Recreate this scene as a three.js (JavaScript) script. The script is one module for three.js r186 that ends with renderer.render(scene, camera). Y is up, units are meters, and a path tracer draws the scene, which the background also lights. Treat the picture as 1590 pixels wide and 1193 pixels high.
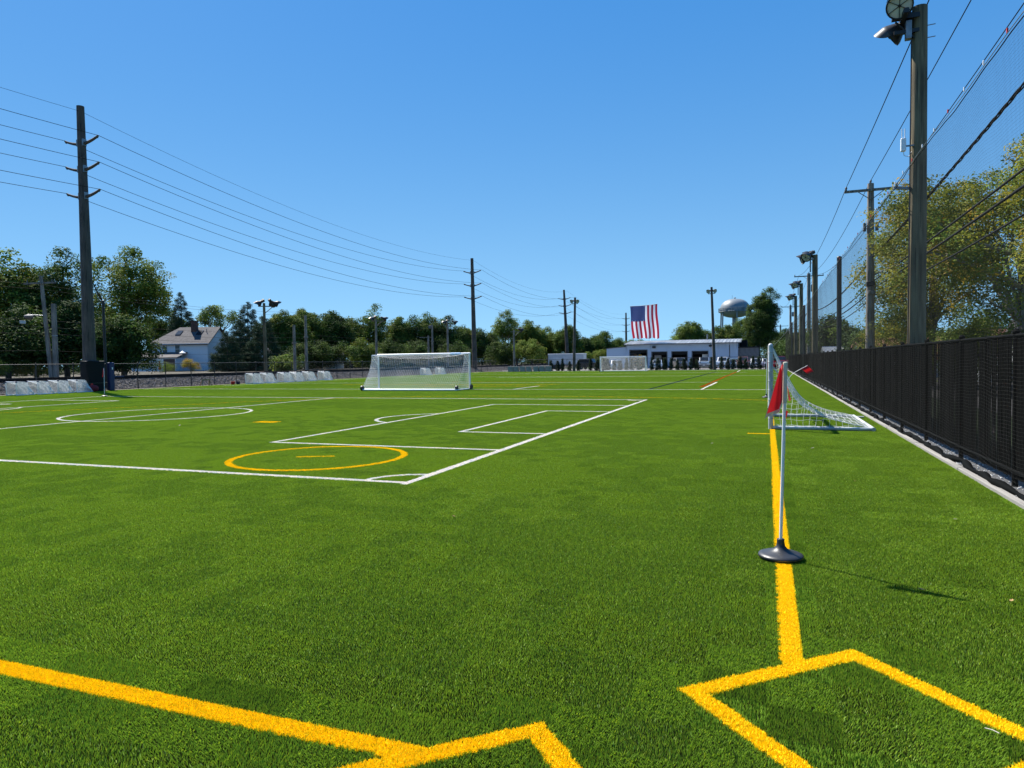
import * as THREE from 'three';
import { mergeGeometries } from 'three/addons/utils/BufferGeometryUtils.js';
import { RoundedBoxGeometry } from 'three/addons/geometries/RoundedBoxGeometry.js';

// ------------------------------------------------------------------ camera, sky, sun, exposure
const scene = new THREE.Scene();
const camera = new THREE.PerspectiveCamera(58.62, 1024 / 768, 0.05, 2000);
camera.position.set(0, 1.6, 0);
camera.rotation.set(-0.0330444, 0.356227, -0.0139426, 'YXZ');
scene.add(camera);
const renderer = new THREE.WebGLRenderer({ antialias: true });
renderer.toneMapping = THREE.LinearToneMapping;
renderer.toneMappingExposure = 2;
renderer.shadowMap.enabled = true;

const V = (x, y, z) => new THREE.Vector3(x, y, z);
const SUN = V(-1.06, 1.55, -0.65).normalize();
const C = (r, g, b) => new THREE.Color().setRGB(r, g, b);
{ // clear blue sky, computed
  const W = 512, H = 256, d = new Float32Array(W * H * 4);
  const zen = [0.008, 0.15, 0.53], mid = [0.026, 0.31, 0.8], hor = [0.38, 0.72, 1.0];
  for (let r = 0; r < H; r++) for (let c = 0; c < W; c++) {
    const up = ((r + 0.5) / H - 0.5) * Math.PI, az = ((c + 0.5) / W - 0.5) * 2 * Math.PI;
    const y = Math.sin(up), x = Math.cos(az) * Math.cos(up), z = Math.sin(az) * Math.cos(up);
    const g = Math.acos(Math.min(1, x * SUN.x + y * SUN.y + z * SUN.z)), e = Math.max(y, 0);
    const a = Math.exp(-e / 0.22), b = Math.exp(-e / 0.5), glow = 0.3 * Math.exp(-g / 0.24);
    for (let k = 0; k < 3; k++) {
      const base = zen[k] + (mid[k] - zen[k]) * b + (hor[k] - mid[k]) * a;
      d[(r * W + c) * 4 + k] = (base * (1 + 0.2 * Math.cos(g)) + glow * [0.8, 0.9, 1][k]) / 2;
    }
    d[(r * W + c) * 4 + 3] = 1;
  }
  const t = new THREE.DataTexture(d, W, H, THREE.RGBAFormat, THREE.FloatType);
  t.mapping = THREE.EquirectangularReflectionMapping; t.magFilter = t.minFilter = THREE.LinearFilter; t.needsUpdate = true;
  scene.background = t; scene.environment = t;
}
const sun = new THREE.DirectionalLight(C(1, 0.95, 0.86), 5);
sun.position.copy(SUN).multiplyScalar(150); sun.target.position.set(-20, 0, -45);
sun.position.add(sun.target.position);
sun.castShadow = true; sun.shadow.mapSize.set(4096, 4096);
Object.assign(sun.shadow.camera, { left: -110, right: 110, top: 110, bottom: -110, near: 1, far: 400 });
scene.add(sun, sun.target);

// ------------------------------------------------------------------ helpers
function rng(seed) { let s = seed >>> 0; return () => { s = (s + 0x6d2b79f5) | 0; let t = Math.imul(s ^ (s >>> 15), 1 | s); t = (t + Math.imul(t ^ (t >>> 7), 61 | t)) ^ t; return ((t ^ (t >>> 14)) >>> 0) / 4294967296; }; }
const R0 = rng(7);
const hash2 = (x, y) => { let h = Math.imul(x | 0, 374761393) + Math.imul(y | 0, 668265263); h = Math.imul(h ^ (h >>> 13), 1274126177); return ((h ^ (h >>> 16)) >>> 0) / 4294967296; };
function vnoise(x, y) { const ix = Math.floor(x), iy = Math.floor(y), fx = x - ix, fy = y - iy, u = fx * fx * (3 - 2 * fx), v = fy * fy * (3 - 2 * fy); const l = (a, b, t) => a + (b - a) * t; return l(l(hash2(ix, iy), hash2(ix + 1, iy), u), l(hash2(ix, iy + 1), hash2(ix + 1, iy + 1), u), v); }
const fbm = (x, y, o = 4) => { let s = 0, a = 0.5, t = 0; for (let i = 0; i < o; i++) { s += a * vnoise(x, y); t += a; a *= 0.5; x = x * 2.03 + 17; y = y * 2.03 + 5; } return s / t; };
const used = new Map();
function numbered(n) { const k = used.get(n) ?? 0; used.set(n, k + 1); return k ? n + '_' + String(k).padStart(3, '0') : n; }
function tag(o, label, category, group, kind) { if (label) o.userData.label = label; if (category) o.userData.category = category; if (group) o.userData.group = group; if (kind) o.userData.kind = kind; return o; }
function thing(name, label, category, [x, y, z] = [0, 0, 0], turn = 0, group) { const o = new THREE.Group(); o.name = numbered(name); o.position.set(x, y, z); o.rotation.y = turn; scene.add(o); return tag(o, label, category, group); }
function copy(src, label, [x, y, z], turn) { const o = src.clone(); o.name = numbered(src.name.replace(/_\d{3}$/, '')); o.userData = { ...src.userData, label }; o.position.set(x, y, z); if (turn !== undefined) o.rotation.y = turn; scene.add(o); return o; }
function merge(gs) { gs = [].concat(gs); if (gs.length === 1) return gs[0]; const mixed = gs.some((g) => !g.index) && gs.some((g) => g.index); return mergeGeometries(mixed ? gs.map((g) => (g.index ? g.toNonIndexed() : g)) : gs); }
function part(name, gs, mat, parent) { const m = new THREE.Mesh(merge(gs), mat); m.name = name; m.castShadow = m.receiveShadow = true; parent.add(m); return m; }
function single(name, gs, mat, label, category, group) { const m = part(numbered(name), gs, mat, scene); return tag(m, label, category, group); }
function struct(name, gs, mat) { const m = part(name, gs, mat, scene); m.userData.kind = 'structure'; return m; }
const bx = (w, h, d, x = 0, y = 0, z = 0, ry = 0, rx = 0, rz = 0) => { const g = new THREE.BoxGeometry(w, h, d); const u = g.attributes.uv; for (let i = 0; i < u.count; i++) u.setXY(i, u.getX(i) * Math.max(w, d), u.getY(i) * h); if (rx) g.rotateX(rx); if (rz) g.rotateZ(rz); if (ry) g.rotateY(ry); return g.translate(x, y, z); };
const rb = (w, h, d, r, x = 0, y = 0, z = 0) => new RoundedBoxGeometry(w, h, d, 2, r).translate(x, y, z);
const UP = V(0, 1, 0);
function tube(a, b, r0, r1 = r0, n = 8, open = false) { a = V(...a); b = V(...b); const d = b.clone().sub(a), L = d.length(); const g = new THREE.CylinderGeometry(r1, r0, L, n, 1, open); const u = g.attributes.uv; for (let i = 0; i < u.count; i++) u.setXY(i, u.getX(i) * 6.28 * r0, u.getY(i) * L); g.applyQuaternion(new THREE.Quaternion().setFromUnitVectors(UP, d.normalize())); return g.translate((a.x + b.x) / 2, (a.y + b.y) / 2, (a.z + b.z) / 2); }
class MB { // collects strips and tubes into one geometry
  constructor() { this.p = []; this.n = []; this.u = []; this.i = []; this.c = null; }
  vert(x, y, z, nx, ny, nz, u = 0, v = 0) { this.p.push(x, y, z); this.n.push(nx, ny, nz); this.u.push(u, v); return this.p.length / 3 - 1; }
  path(pts, r, n = 3) { // thin tube along points, r number or function(t)
    let base = -1; const N = pts.length, t = V(0, 0, 0), s = V(0, 0, 0), b = V(0, 0, 0); let len = 0;
    for (let k = 0; k < N; k++) {
      const A = pts[Math.max(0, k - 1)], B = pts[Math.min(N - 1, k + 1)], P = pts[k];
      t.set(B[0] - A[0], B[1] - A[1], B[2] - A[2]).normalize();
      s.set(0, 1, 0); if (Math.abs(t.y) > 0.9) s.set(1, 0, 0); s.cross(t).normalize(); b.crossVectors(t, s);
      if (k) len += Math.hypot(P[0] - pts[k - 1][0], P[1] - pts[k - 1][1], P[2] - pts[k - 1][2]);
      const rr = typeof r === 'function' ? r(k / (N - 1)) : r, row = this.p.length / 3;
      for (let j = 0; j < n; j++) { const a = (j / n) * 6.2832, ca = Math.cos(a), sa = Math.sin(a), nx = s.x * ca + b.x * sa, ny = s.y * ca + b.y * sa, nz = s.z * ca + b.z * sa; this.vert(P[0] + nx * rr, P[1] + ny * rr, P[2] + nz * rr, nx, ny, nz, j / n, len); }
      if (k) for (let j = 0; j < n; j++) { const j2 = (j + 1) % n; this.i.push(base + j, base + j2, row + j, row + j, base + j2, row + j2); }
      base = row;
    }
    return this;
  }
  surface(f, nu, nv) { // f(u, v) -> [x, y, z]
    const base = this.p.length / 3, e = 1e-3, a = V(0, 0, 0), b = V(0, 0, 0);
    for (let j = 0; j <= nv; j++) for (let i = 0; i <= nu; i++) {
      const u = i / nu, v = j / nv, P = f(u, v), u0 = f(Math.max(0, u - e), v), u1 = f(Math.min(1, u + e), v), v0 = f(u, Math.max(0, v - e)), v1 = f(u, Math.min(1, v + e));
      a.set(u1[0] - u0[0], u1[1] - u0[1], u1[2] - u0[2]); b.set(v1[0] - v0[0], v1[1] - v0[1], v1[2] - v0[2]); a.cross(b).normalize();
      this.vert(P[0], P[1], P[2], a.x, a.y, a.z, u, v);
    }
    for (let j = 0; j < nv; j++) for (let i = 0; i < nu; i++) { const q = base + j * (nu + 1) + i; this.i.push(q, q + 1, q + nu + 1, q + 1, q + nu + 2, q + nu + 1); }
    return this;
  }
  net(f, nu, nv, r, su = 10, sv = 10) { // strands of a net over f(u, v)
    for (let i = 0; i <= nu; i++) { const pts = []; for (let k = 0; k <= sv; k++) pts.push(f(i / nu, k / sv)); this.path(pts, r); }
    for (let j = 0; j <= nv; j++) { const pts = []; for (let k = 0; k <= su; k++) pts.push(f(k / su, j / nv)); this.path(pts, r); }
    return this;
  }
  geo() { const g = new THREE.BufferGeometry(); g.setAttribute('position', new THREE.Float32BufferAttribute(this.p, 3)); g.setAttribute('normal', new THREE.Float32BufferAttribute(this.n, 3)); g.setAttribute('uv', new THREE.Float32BufferAttribute(this.u, 2)); if (this.c) g.setAttribute('color', new THREE.Float32BufferAttribute(this.c, 3)); g.setIndex(this.i); return g; }
}
const line3 = (a, b, n, sag = 0) => Array.from({ length: n + 1 }, (_, k) => { const t = k / n; return [a[0] + (b[0] - a[0]) * t, a[1] + (b[1] - a[1]) * t - sag * 4 * t * (1 - t), a[2] + (b[2] - a[2]) * t]; });
const lathe = (pts, n = 24) => new THREE.LatheGeometry(pts.map((p) => new THREE.Vector2(p[0], p[1])), n);
function extr(pts, depth, bevel = 0) { const s = new THREE.Shape(pts.map((p) => new THREE.Vector2(p[0], p[1]))); return new THREE.ExtrudeGeometry(s, { depth, bevelEnabled: bevel > 0, bevelSize: bevel, bevelThickness: bevel, bevelSegments: 2, curveSegments: 8 }); }

// ------------------------------------------------------------------ textures and materials
function tex(w, h, f, rep, srgb = true) {
  const d = new Uint8Array(w * h * 4);
  for (let y = 0; y < h; y++) for (let x = 0; x < w; x++) { const v = f(x / w, y / h, x, y), a = Array.isArray(v) ? v : [v, v, v]; for (let k = 0; k < 3; k++) d[(y * w + x) * 4 + k] = Math.max(0, Math.min(255, a[k] * 255)); d[(y * w + x) * 4 + 3] = 255; }
  const t = new THREE.DataTexture(d, w, h); t.magFilter = THREE.LinearFilter; t.minFilter = THREE.LinearMipmapLinearFilter; t.wrapS = t.wrapT = THREE.RepeatWrapping; t.colorSpace = srgb ? THREE.SRGBColorSpace : THREE.NoColorSpace; t.repeat.set(...rep); t.needsUpdate = true; return t;
}
const loopNoise = (u, v, fx, fy, o) => { const a = fbm(u * fx, v * fy, o), b = fbm((u - 1) * fx, v * fy, o), c = fbm(u * fx, (v - 1) * fy, o), d = fbm((u - 1) * fx, (v - 1) * fy, o); return (a * (1 - u) + b * u) * (1 - v) + (c * (1 - u) + d * u) * v; };
const grainTex = tex(256, 512, (u, v) => { const s = loopNoise(u, v, 60, 3, 3), b = loopNoise(u, v, 5, 4, 3), crack = loopNoise(u, v, 34, 2, 2); return (0.62 + 0.5 * (s - 0.5) + 0.5 * (b - 0.5)) * (crack > 0.63 ? 0.55 : 1) + 0.2; }, [1, 0.5]);
const blotTex = tex(256, 256, (u, v) => 0.8 + 0.45 * (loopNoise(u, v, 8, 8, 5) - 0.5), [0.5, 0.5]);
const speckTex = tex(256, 256, (u, v, x, y) => 0.72 + 0.4 * (loopNoise(u, v, 10, 10, 4) - 0.5) + 0.35 * (hash2(x, y) - 0.5), [1, 1]);
const shingleTex = tex(256, 256, (u, v, x, y) => { const row = Math.floor(y / 16), s = hash2(Math.floor((x + (row % 2) * 9) / 18), row); return 0.75 + 0.2 * s + 0.15 * (loopNoise(u, v, 6, 6, 3) - 0.5); }, [0.3, 0.3]);
const std = (c, roughness = 0.8, o = {}) => new THREE.MeshStandardMaterial({ color: C(...c), roughness, ...o });
const M = {
  poleWood: std([0.15, 0.115, 0.095], 0.85, { map: grainTex, bumpMap: grainTex, bumpScale: 0.006 }),
  greenPole: std([0.23, 0.185, 0.105], 0.85, { map: grainTex, bumpMap: grainTex, bumpScale: 0.008 }),
  greyWood: std([0.34, 0.3, 0.26], 0.85, { map: grainTex, bumpMap: grainTex, bumpScale: 0.006 }),
  rust: std([0.12, 0.085, 0.07], 0.7, { map: blotTex }),
  black: std([0.014, 0.015, 0.017], 0.5), blackMatte: std([0.006, 0.0065, 0.007], 0.95, { map: blotTex }),
  rubber: new THREE.MeshPhysicalMaterial({ color: C(0.022, 0.023, 0.026), roughness: 0.42, clearcoat: 0.1, clearcoatRoughness: 0.5, bumpMap: speckTex, bumpScale: 0.0006 }),
  white: std([0.8, 0.81, 0.82], 0.35), whitePaint: std([0.74, 0.77, 0.8], 0.4, { map: blotTex }), netWhite: std([0.82, 0.83, 0.83], 0.7),
  cable: new THREE.MeshPhysicalMaterial({ color: C(0.015, 0.016, 0.018), roughness: 0.8, specularIntensity: 0.25 }), steel: std([0.33, 0.34, 0.35], 0.5, { metalness: 0.5 }), galv: std([0.42, 0.44, 0.46], 0.45, { metalness: 0.6, map: blotTex }),
  concrete: std([0.42, 0.4, 0.37], 0.9, { map: blotTex, bumpMap: speckTex, bumpScale: 0.004 }),
  barrier: std([0.5, 0.46, 0.41], 0.9, { map: blotTex, bumpMap: speckTex, bumpScale: 0.006 }),
  asphalt: std([0.2, 0.195, 0.19], 0.95, { map: speckTex }), lot: std([0.42, 0.4, 0.37], 0.95, { map: speckTex }),
  soil: std([0.13, 0.11, 0.075], 1, { map: blotTex }), grassGround: std([0.05, 0.085, 0.022], 1, { map: speckTex }), tan: std([0.4, 0.33, 0.26], 1, { map: speckTex }),
  stone: std([0.16, 0.145, 0.135], 0.95), paleStone: std([0.66, 0.65, 0.63], 0.9),
  siding: std([0.66, 0.72, 0.78], 0.6), metalWall: std([0.42, 0.5, 0.62], 0.55), metalRoof: std([0.62, 0.63, 0.63], 0.38, { metalness: 0.35, map: blotTex }), dullMetal: std([0.2, 0.2, 0.21], 0.7, { map: blotTex }),
  shingle: std([0.12, 0.11, 0.112], 0.9, { map: shingleTex }), redRoof: std([0.4, 0.16, 0.11], 0.85, { map: shingleTex }), brick: std([0.14, 0.07, 0.055], 0.9, { map: blotTex }), brownDoor: std([0.085, 0.05, 0.04], 0.7),
  dark: std([0.01, 0.011, 0.012], 0.9), glass: std([0.02, 0.025, 0.03], 0.08), lens: std([0.62, 0.62, 0.52], 0.25), visor: std([0.035, 0.036, 0.037], 0.4), chrome: std([0.75, 0.76, 0.78], 0.2, { metalness: 0.9 }),
  red: std([0.55, 0.02, 0.02], 0.7), redCloth: new THREE.MeshPhysicalMaterial({ color: C(0.62, 0.016, 0.022), roughness: 0.85, transmission: 0.3, thickness: 0, side: THREE.DoubleSide, bumpMap: speckTex, bumpScale: 0.0004 }),
  beigeCloth: std([0.62, 0.55, 0.44], 0.9, { side: THREE.DoubleSide, bumpMap: speckTex, bumpScale: 0.0004 }), blue: std([0.006, 0.016, 0.085], 0.5), lightBlue: std([0.35, 0.55, 0.75], 0.6), yellow: std([0.5, 0.32, 0.03], 0.7), wood: std([0.5, 0.34, 0.19], 0.8, { map: grainTex }),
  netBlack: new THREE.MeshPhysicalMaterial({ color: C(0.042, 0.042, 0.04), roughness: 0.8, specularIntensity: 0.3 }), slat: new THREE.MeshPhysicalMaterial({ color: C(0.002, 0.0023, 0.0023), roughness: 0.9, specularIntensity: 0.05 }), fenceBlack: new THREE.MeshPhysicalMaterial({ color: C(0.003, 0.0035, 0.0035), roughness: 0.8, specularIntensity: 0.1 }),
  bark: std([0.12, 0.095, 0.075], 0.95, { map: grainTex }), paleBark: std([0.36, 0.32, 0.26], 0.9, { map: blotTex }),
  tank: std([0.3, 0.345, 0.375], 0.5, { map: blotTex }), tankBand: std([0.16, 0.19, 0.22], 0.7),
};
const leafM = (r, g, b, t = 0.3) => new THREE.MeshPhysicalMaterial({ color: C(r, g, b), roughness: 0.9, specularIntensity: 0.25, transmission: t, thickness: 0, side: THREE.DoubleSide });

// ------------------------------------------------------------------ ground
struct('ground', [new THREE.PlaneGeometry(2400, 2400).rotateX(-Math.PI / 2).translate(0, -0.03, 0)], M.grassGround);
{ // raised railway bank and the land behind it
  const prof = [[-42.95, -0.02], [-43.6, 0.12], [-44.9, 0.62], [-48.9, 0.64], [-50, 0.55], [-60, 0.68], [-400, 0.95], [-400, -0.5], [-42.95, -0.5]];
  const g = extr(prof, 330).rotateY(0).translate(0, 0, -290); struct('embankment', [g], M.soil);
  struct('gravel_strip', [bx(1.2, 0.02, 130, -42.55, -0.006, -50)], M.tan);
}
struct('parking_lot', [new THREE.PlaneGeometry(70, 22).rotateX(-Math.PI / 2).translate(-18, -0.012, -118)], M.lot);
struct('gravel_border', [bx(0.5, 0.02, 125, 2.86, 0.002, -58)], M.asphalt);
struct('road', [new THREE.PlaneGeometry(9, 260).rotateX(-Math.PI / 2).translate(10.5, -0.014, -90)], M.asphalt);
{ const k = thing('kerb', null, null); k.userData.kind = 'structure'; for (let i = 0; i < 41; i++) { const L = 2.96; part('kerb_stone', [rb(0.085, 0.16, L, 0.012, 2.53 + (hash2(i, 3) - 0.5) * 0.012, -0.035 + (hash2(i, 9) - 0.5) * 0.01, 1 - i * 3 - 1.5)], M.concrete, k); } }

// ------------------------------------------------------------------ turf with its painted marks
const turf = thing('turf', null, null); turf.userData.kind = 'structure';
const X0 = -42, X1 = 2.485, Z0 = -99.2, Z1 = 2.5;
part('turf_base', [new THREE.PlaneGeometry(X1 - X0, Z1 - Z0).rotateX(-Math.PI / 2).translate((X0 + X1) / 2, 0, (Z0 + Z1) / 2)], new THREE.MeshPhysicalMaterial({ color: C(0.012, 0.021, 0.005), roughness: 1, specularIntensity: 0, map: speckTex }), turf);
const arc = (cx, cz, r, a0, a1, n = 48) => Array.from({ length: n + 1 }, (_, k) => { const a = a0 + ((a1 - a0) * k) / n; return [cx + r * Math.cos(a), cz + r * Math.sin(a)]; });
const rot = (cx, cz, ax, az, pts) => pts.map(([s, t]) => [cx + ax * s - az * t, cz + az * s + ax * t]);
const marks = [];
const mk = (name, color, width, ...polys) => marks.push({ name, color, w: width / 2, polys });
const PI = Math.PI;
// small white pitch
mk('white_line', 'w', 0.11, [[-4.46, -7.92], [-4.46, -27.15]]); mk('white_line', 'w', 0.11, [[-33.75, -7.96], [-4.46, -7.97]]);
mk('white_line', 'w', 0.1, [[-33.75, -27.1], [-4.46, -27.1]]); mk('white_line', 'w', 0.1, [[-33.75, -8], [-33.75, -27.1]]); mk('white_line', 'w', 0.1, [[-18.95, -8], [-18.95, -27.1]]);
mk('white_circle', 'w', 0.1, arc(-19, -17.3, 2.85, 0, 2 * PI, 64));
mk('penalty_area', 'w', 0.1, [[-4.46, -11.4], [-9.5, -11.4], [-9.5, -23.62], [-4.46, -23.62]]); mk('penalty_area', 'w', 0.1, [[-33.75, -11.4], [-28.5, -11.4], [-28.5, -23.62], [-33.75, -23.62]]);
mk('goal_area', 'w', 0.1, [[-4.46, -14.2], [-6.55, -14.2], [-6.55, -20.75], [-4.46, -20.75]]); mk('goal_area', 'w', 0.1, [[-33.75, -14.2], [-31.6, -14.2], [-31.6, -20.75], [-33.75, -20.75]]);
mk('penalty_arc', 'w', 0.1, arc(-8.75, -17.5, 1.75, PI - 1.12, PI + 1.12, 24)); mk('penalty_arc', 'w', 0.1, arc(-29.25, -17.5, 1.75, -1.12, 1.12, 24));
mk('corner_arc', 'w', 0.08, arc(-4.46, -7.97, 0.66, PI, PI * 1.5, 14));
mk('corner_arc', 'w', 0.08, arc(-4.46, -27.1, 0.66, PI / 2, PI, 14));
// white lines of the large fields
mk('white_line', 'w', 0.1, [[-42, -36.45], [0.05, -36.4]]); mk('white_line', 'w', 0.1, [[-42, -48.0], [-3.3, -47.8]]); mk('white_line', 'w', 0.1, [[-42, -66.2], [0, -66]]); mk('white_line', 'w', 0.12, [[-42, -81], [-2, -80.8]]); mk('white_line', 'w', 0.12, [[-40, -96.3], [0, -95.6]]);
mk('white_line', 'w', 0.12, [[-13.5, -36.5], [-13.6, -41.5]]); mk('white_line', 'w', 0.12, [[-3.15, -36.4], [-3.12, -47.8]]); mk('white_line', 'w', 0.12, [[-3.2, -84], [-3.25, -95.6]]); mk('white_line', 'w', 0.1, [[-24.8, -62.4], [-11.7, -64.6]]);
mk('white_line', 'w', 0.1, [[-39.6, -42], [-39.6, -95]]);
mk('orange_line', 'o', 0.16, [[-3.45, -40], [-3.28, -84]]); mk('orange_line', 'o', 0.1, [[-24, -50.2], [-13, -50.2]]); mk('blue_line', 'b', 0.14, [[-5.86, -37.1], [-5.72, -86]]);
mk('yellow_line', 'y', 0.1, [[-13, -44], [-30, -44]]); mk('yellow_line', 'y', 0.1, [[-13, -41.2], [-22, -41.2]]);
{ const c = new THREE.SplineCurve([[-26.6, -15], [-25.7, -16.5], [-23.4, -19.9], [-20.8, -24], [-17.6, -27.3], [-14, -28.9], [-10, -29.4], [-6, -29.0], [-2.5, -28.3], [0.03, -27.3]].map((p) => new THREE.Vector2(...p))); mk('yellow_arc', 'y', 0.045, c.getPoints(60).map((p) => [p.x, p.y])); }
// yellow marks
mk('yellow_line', 'y', 0.115, [[0.125, -3.8], [0.125, -27.3]]); mk('yellow_line', 'y', 0.1, [[-0.33, -15.25], [0.08, -15.25]]);
mk('yellow_circle', 'y', 0.11, arc(-7.18, -9.78, 1.44, 0, 2 * PI, 64)); mk('yellow_line', 'y', 0.08, [[-7.55, -9.7], [-7.02, -9.93]]); mk('yellow_square', 'y', 0.36, [[-13.2, -15.42], [-12.85, -15.42]]);
{ const s = 0.742, t = -0.67; mk('yellow_box', 'y', 0.105, rot(-0.33, -3.32, s, t, [[0, 0], [1.03, 0], [1.03, 1.03], [0, 1.03], [0, 0]])); mk('yellow_box', 'y', 0.105, rot(-0.935, -2.75, s, t, [[0, 0], [-1.03, 0], [-1.03, 1.03], [0, 1.03], [0, 0]])); }
mk('yellow_line', 'y', 0.115, [[-9, -2.4], [-1.38, -2.42]]);
const segd = (x, z, a, b) => { const dx = b[0] - a[0], dz = b[1] - a[1], L = dx * dx + dz * dz, t = ((x - a[0]) * dx + (z - a[1]) * dz) / L, s = Math.sqrt(L); return Math.max(Math.abs((x - a[0]) * dz - (z - a[1]) * dx) / s, -t * s, (t - 1) * s); };
const T = 0.3, HALF = T / 2, hit = new Map();
marks.forEach((m, id) => { for (const p of m.polys) for (let i = 1; i < p.length; i++) { const a = p[i - 1], b = p[i], L = Math.hypot(b[0] - a[0], b[1] - a[1]), n = Math.ceil(L / 0.06), e = m.w + 0.02; for (let k = 0; k <= n; k++) { const x = a[0] + ((b[0] - a[0]) * k) / n, z = a[1] + ((b[1] - a[1]) * k) / n; for (const dx of [-e, 0, e]) for (const dz of [-e, 0, e]) { const key = Math.floor((x + dx) / T) + ',' + Math.floor((z + dz) / T); let s = hit.get(key); if (!s) hit.set(key, (s = new Set())); s.add(id + ':' + p.indexOf(a) ); s.ids = (s.ids ?? new Set()).add(id); } } } });
// one square of grass fibres: side s, count n, mean lean (lx, lz)
function blades(seed, s, n, lx, lz, hgt = 0.0172, w = 0.0031, spread = 0.55, tint = 0.34) {
  const r = rng(seed), m = new MB(), gs = Math.ceil(Math.sqrt(n)); m.c = [];
  for (let k = 0; k < n; k++) {
    const x = ((k % gs + 0.5 + (r() - 0.5) * 1.3) / gs - 0.5) * s, z = ((Math.floor(k / gs) + 0.5 + (r() - 0.5) * 1.3) / gs - 0.5) * s * (gs / Math.ceil(n / gs)), a = r() * 6.2832, h = hgt * (0.8 + 0.28 * r()), ww = w * (0.7 + 0.6 * r());
    const ax = (lx + (r() - 0.5) * 2 * spread) * h, az = (lz + (r() - 0.5) * 2 * spread) * h, ca = Math.cos(a) * ww * 0.5, sa = Math.sin(a) * ww * 0.5;
    const nx = -Math.sin(a), nz = Math.cos(a), q = m.p.length / 3, hh = h * 0.93;
    m.vert(x - ca, 0, z - sa, nx, 0.2, nz); m.vert(x + ca, 0, z + sa, nx, 0.2, nz);
    m.vert(x + ax * 0.35 - ca * 0.9, hh * 0.55, z + az * 0.35 - sa * 0.9, nx, 0.3, nz); m.vert(x + ax * 0.35 + ca * 0.9, hh * 0.55, z + az * 0.35 + sa * 0.9, nx, 0.3, nz);
    m.vert(x + ax, hh, z + az, nx, 0.5, nz); m.i.push(q, q + 1, q + 2, q + 1, q + 3, q + 2, q + 2, q + 3, q + 4);
    const t = r(), b = 1 + (r() - 0.5) * 2 * tint, pale = n > 40 && tint > 0.2 && t > 0.97, cr = pale ? 2.4 : t < 0.3 ? 1.35 : t < 0.34 ? 1.9 : 1, cg = pale ? 1.9 : t < 0.3 ? 1.12 : t < 0.34 ? 1.5 : 1; for (let j = 0; j < 5; j++) m.c.push(b * cr, b * cg, pale ? 6 : b);
  }
  const g = m.geo(); g.computeVertexNormals(); return g;
}
const GREEN = [0.182, 0.32, 0.025];
const turfMat = (c, rough = 0.9, sp = 0.15, tr = 0) => new THREE.MeshPhysicalMaterial({ color: C(...c), roughness: rough, specularIntensity: sp, transmission: tr, thickness: 0, vertexColors: true, side: THREE.DoubleSide });
const MT = { g: turfMat(GREEN, 0.85, 0.12, 0.4), w: turfMat([0.92, 0.93, 0.9]), y: turfMat([0.95, 0.73, 0.014]), o: turfMat([0.6, 0.16, 0.02]), b: turfMat([0.012, 0.03, 0.11]) };
const leans = [[0.05, 0.3], [-0.05, -0.1], [0.24, 0.05], [-0.2, 0.06], [0.02, 0.05]];
const tiles = leans.map(() => [[], [], [], [], []]), tuftN = leans.map(() => []), tuftF = leans.map(() => []), markN = marks.map(() => []), markC = marks.map(() => []), tuftC = leans.map(() => []), markF = marks.map(() => []);
const rt = rng(99);
for (let iz = Math.floor(Z0 / T); iz * T < Z1; iz++) for (let ix = Math.floor(X0 / T); ix * T < X1; ix++) {
  const x = ix * T + HALF, z = iz * T + HALF, D = Math.hypot(x, z), az = Math.atan2(x, -z);
  if (x < X0 || x > X1 + 0.1 || z < Z0) continue;
  if (D > 6 ? az < -1.09 || az > 0.4 : z > 0.6 || (D > 2.2 && (az < -1.35 || az > 0.85))) continue;
  const n1 = fbm(x * 0.22 + 40, z * 0.75 + 11, 3) + 0.6 * (rt() - 0.5), n2 = fbm(x * 0.5 + 7, z * 0.9 + 70, 2) + 0.6 * (rt() - 0.5);
  const L = n1 > 0.6 ? 0 : n1 < 0.4 ? 1 : n2 > 0.58 ? 2 : n2 < 0.42 ? 3 : 4;
  const set = hit.get(ix + ',' + iz), edge = x + HALF > X1;
  if (!set && !edge) { tiles[L][Math.floor(rt() * 5)].push(x, z, (rt() - 0.5) * 0.02); continue; }
  const far = D > 26, fine = D < 9.5, ns = far ? 6 : fine ? 20 : 12, st = T / ns;
  for (let j = 0; j < ns; j++) for (let i = 0; i < ns; i++) {
    const sx = ix * T + (i + 0.5) * st + (rt() - 0.5) * st * 0.16, sz = iz * T + (j + 0.5) * st + (rt() - 0.5) * st * 0.16; if (sx > X1 - 0.01) continue;
    let own = -1; const jit = (rt() - 0.5) * (far ? 0.012 : fine ? 0.004 : 0.007);
    if (set) for (const id of set.ids) { const m = marks[id]; for (const p of m.polys) for (let q = 1; q < p.length && own < 0; q++) if (segd(sx, sz, p[q - 1], p[q]) < m.w + jit) own = id; }
    if (own >= 0) (far ? markF : fine ? markC : markN)[own].push(sx, sz, rt() * 6.28); else (far ? tuftF : fine ? tuftC : tuftN)[L].push(sx, sz, (rt() - 0.5) * 2.2);
  }
}
const _m = new THREE.Matrix4(), _q = new THREE.Quaternion(), _e = new THREE.Euler();
function scatter(name, geo, mat, arr, parent, kind = 'stuff', y = 0) {
  const n = arr.length / 3; if (!n) return; const o = new THREE.InstancedMesh(geo, mat, n); o.name = name; o.userData.kind = kind; o.castShadow = o.receiveShadow = true;
  for (let k = 0; k < n; k++) { _q.setFromAxisAngle(UP, arr[k * 3 + 2]); _m.compose(V(arr[k * 3], y, arr[k * 3 + 1]), _q, V(1, 0.9 + 0.2 * hash2(k, 5), 1)); o.setMatrixAt(k, _m); }
  parent.add(o); return o;
}
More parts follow.
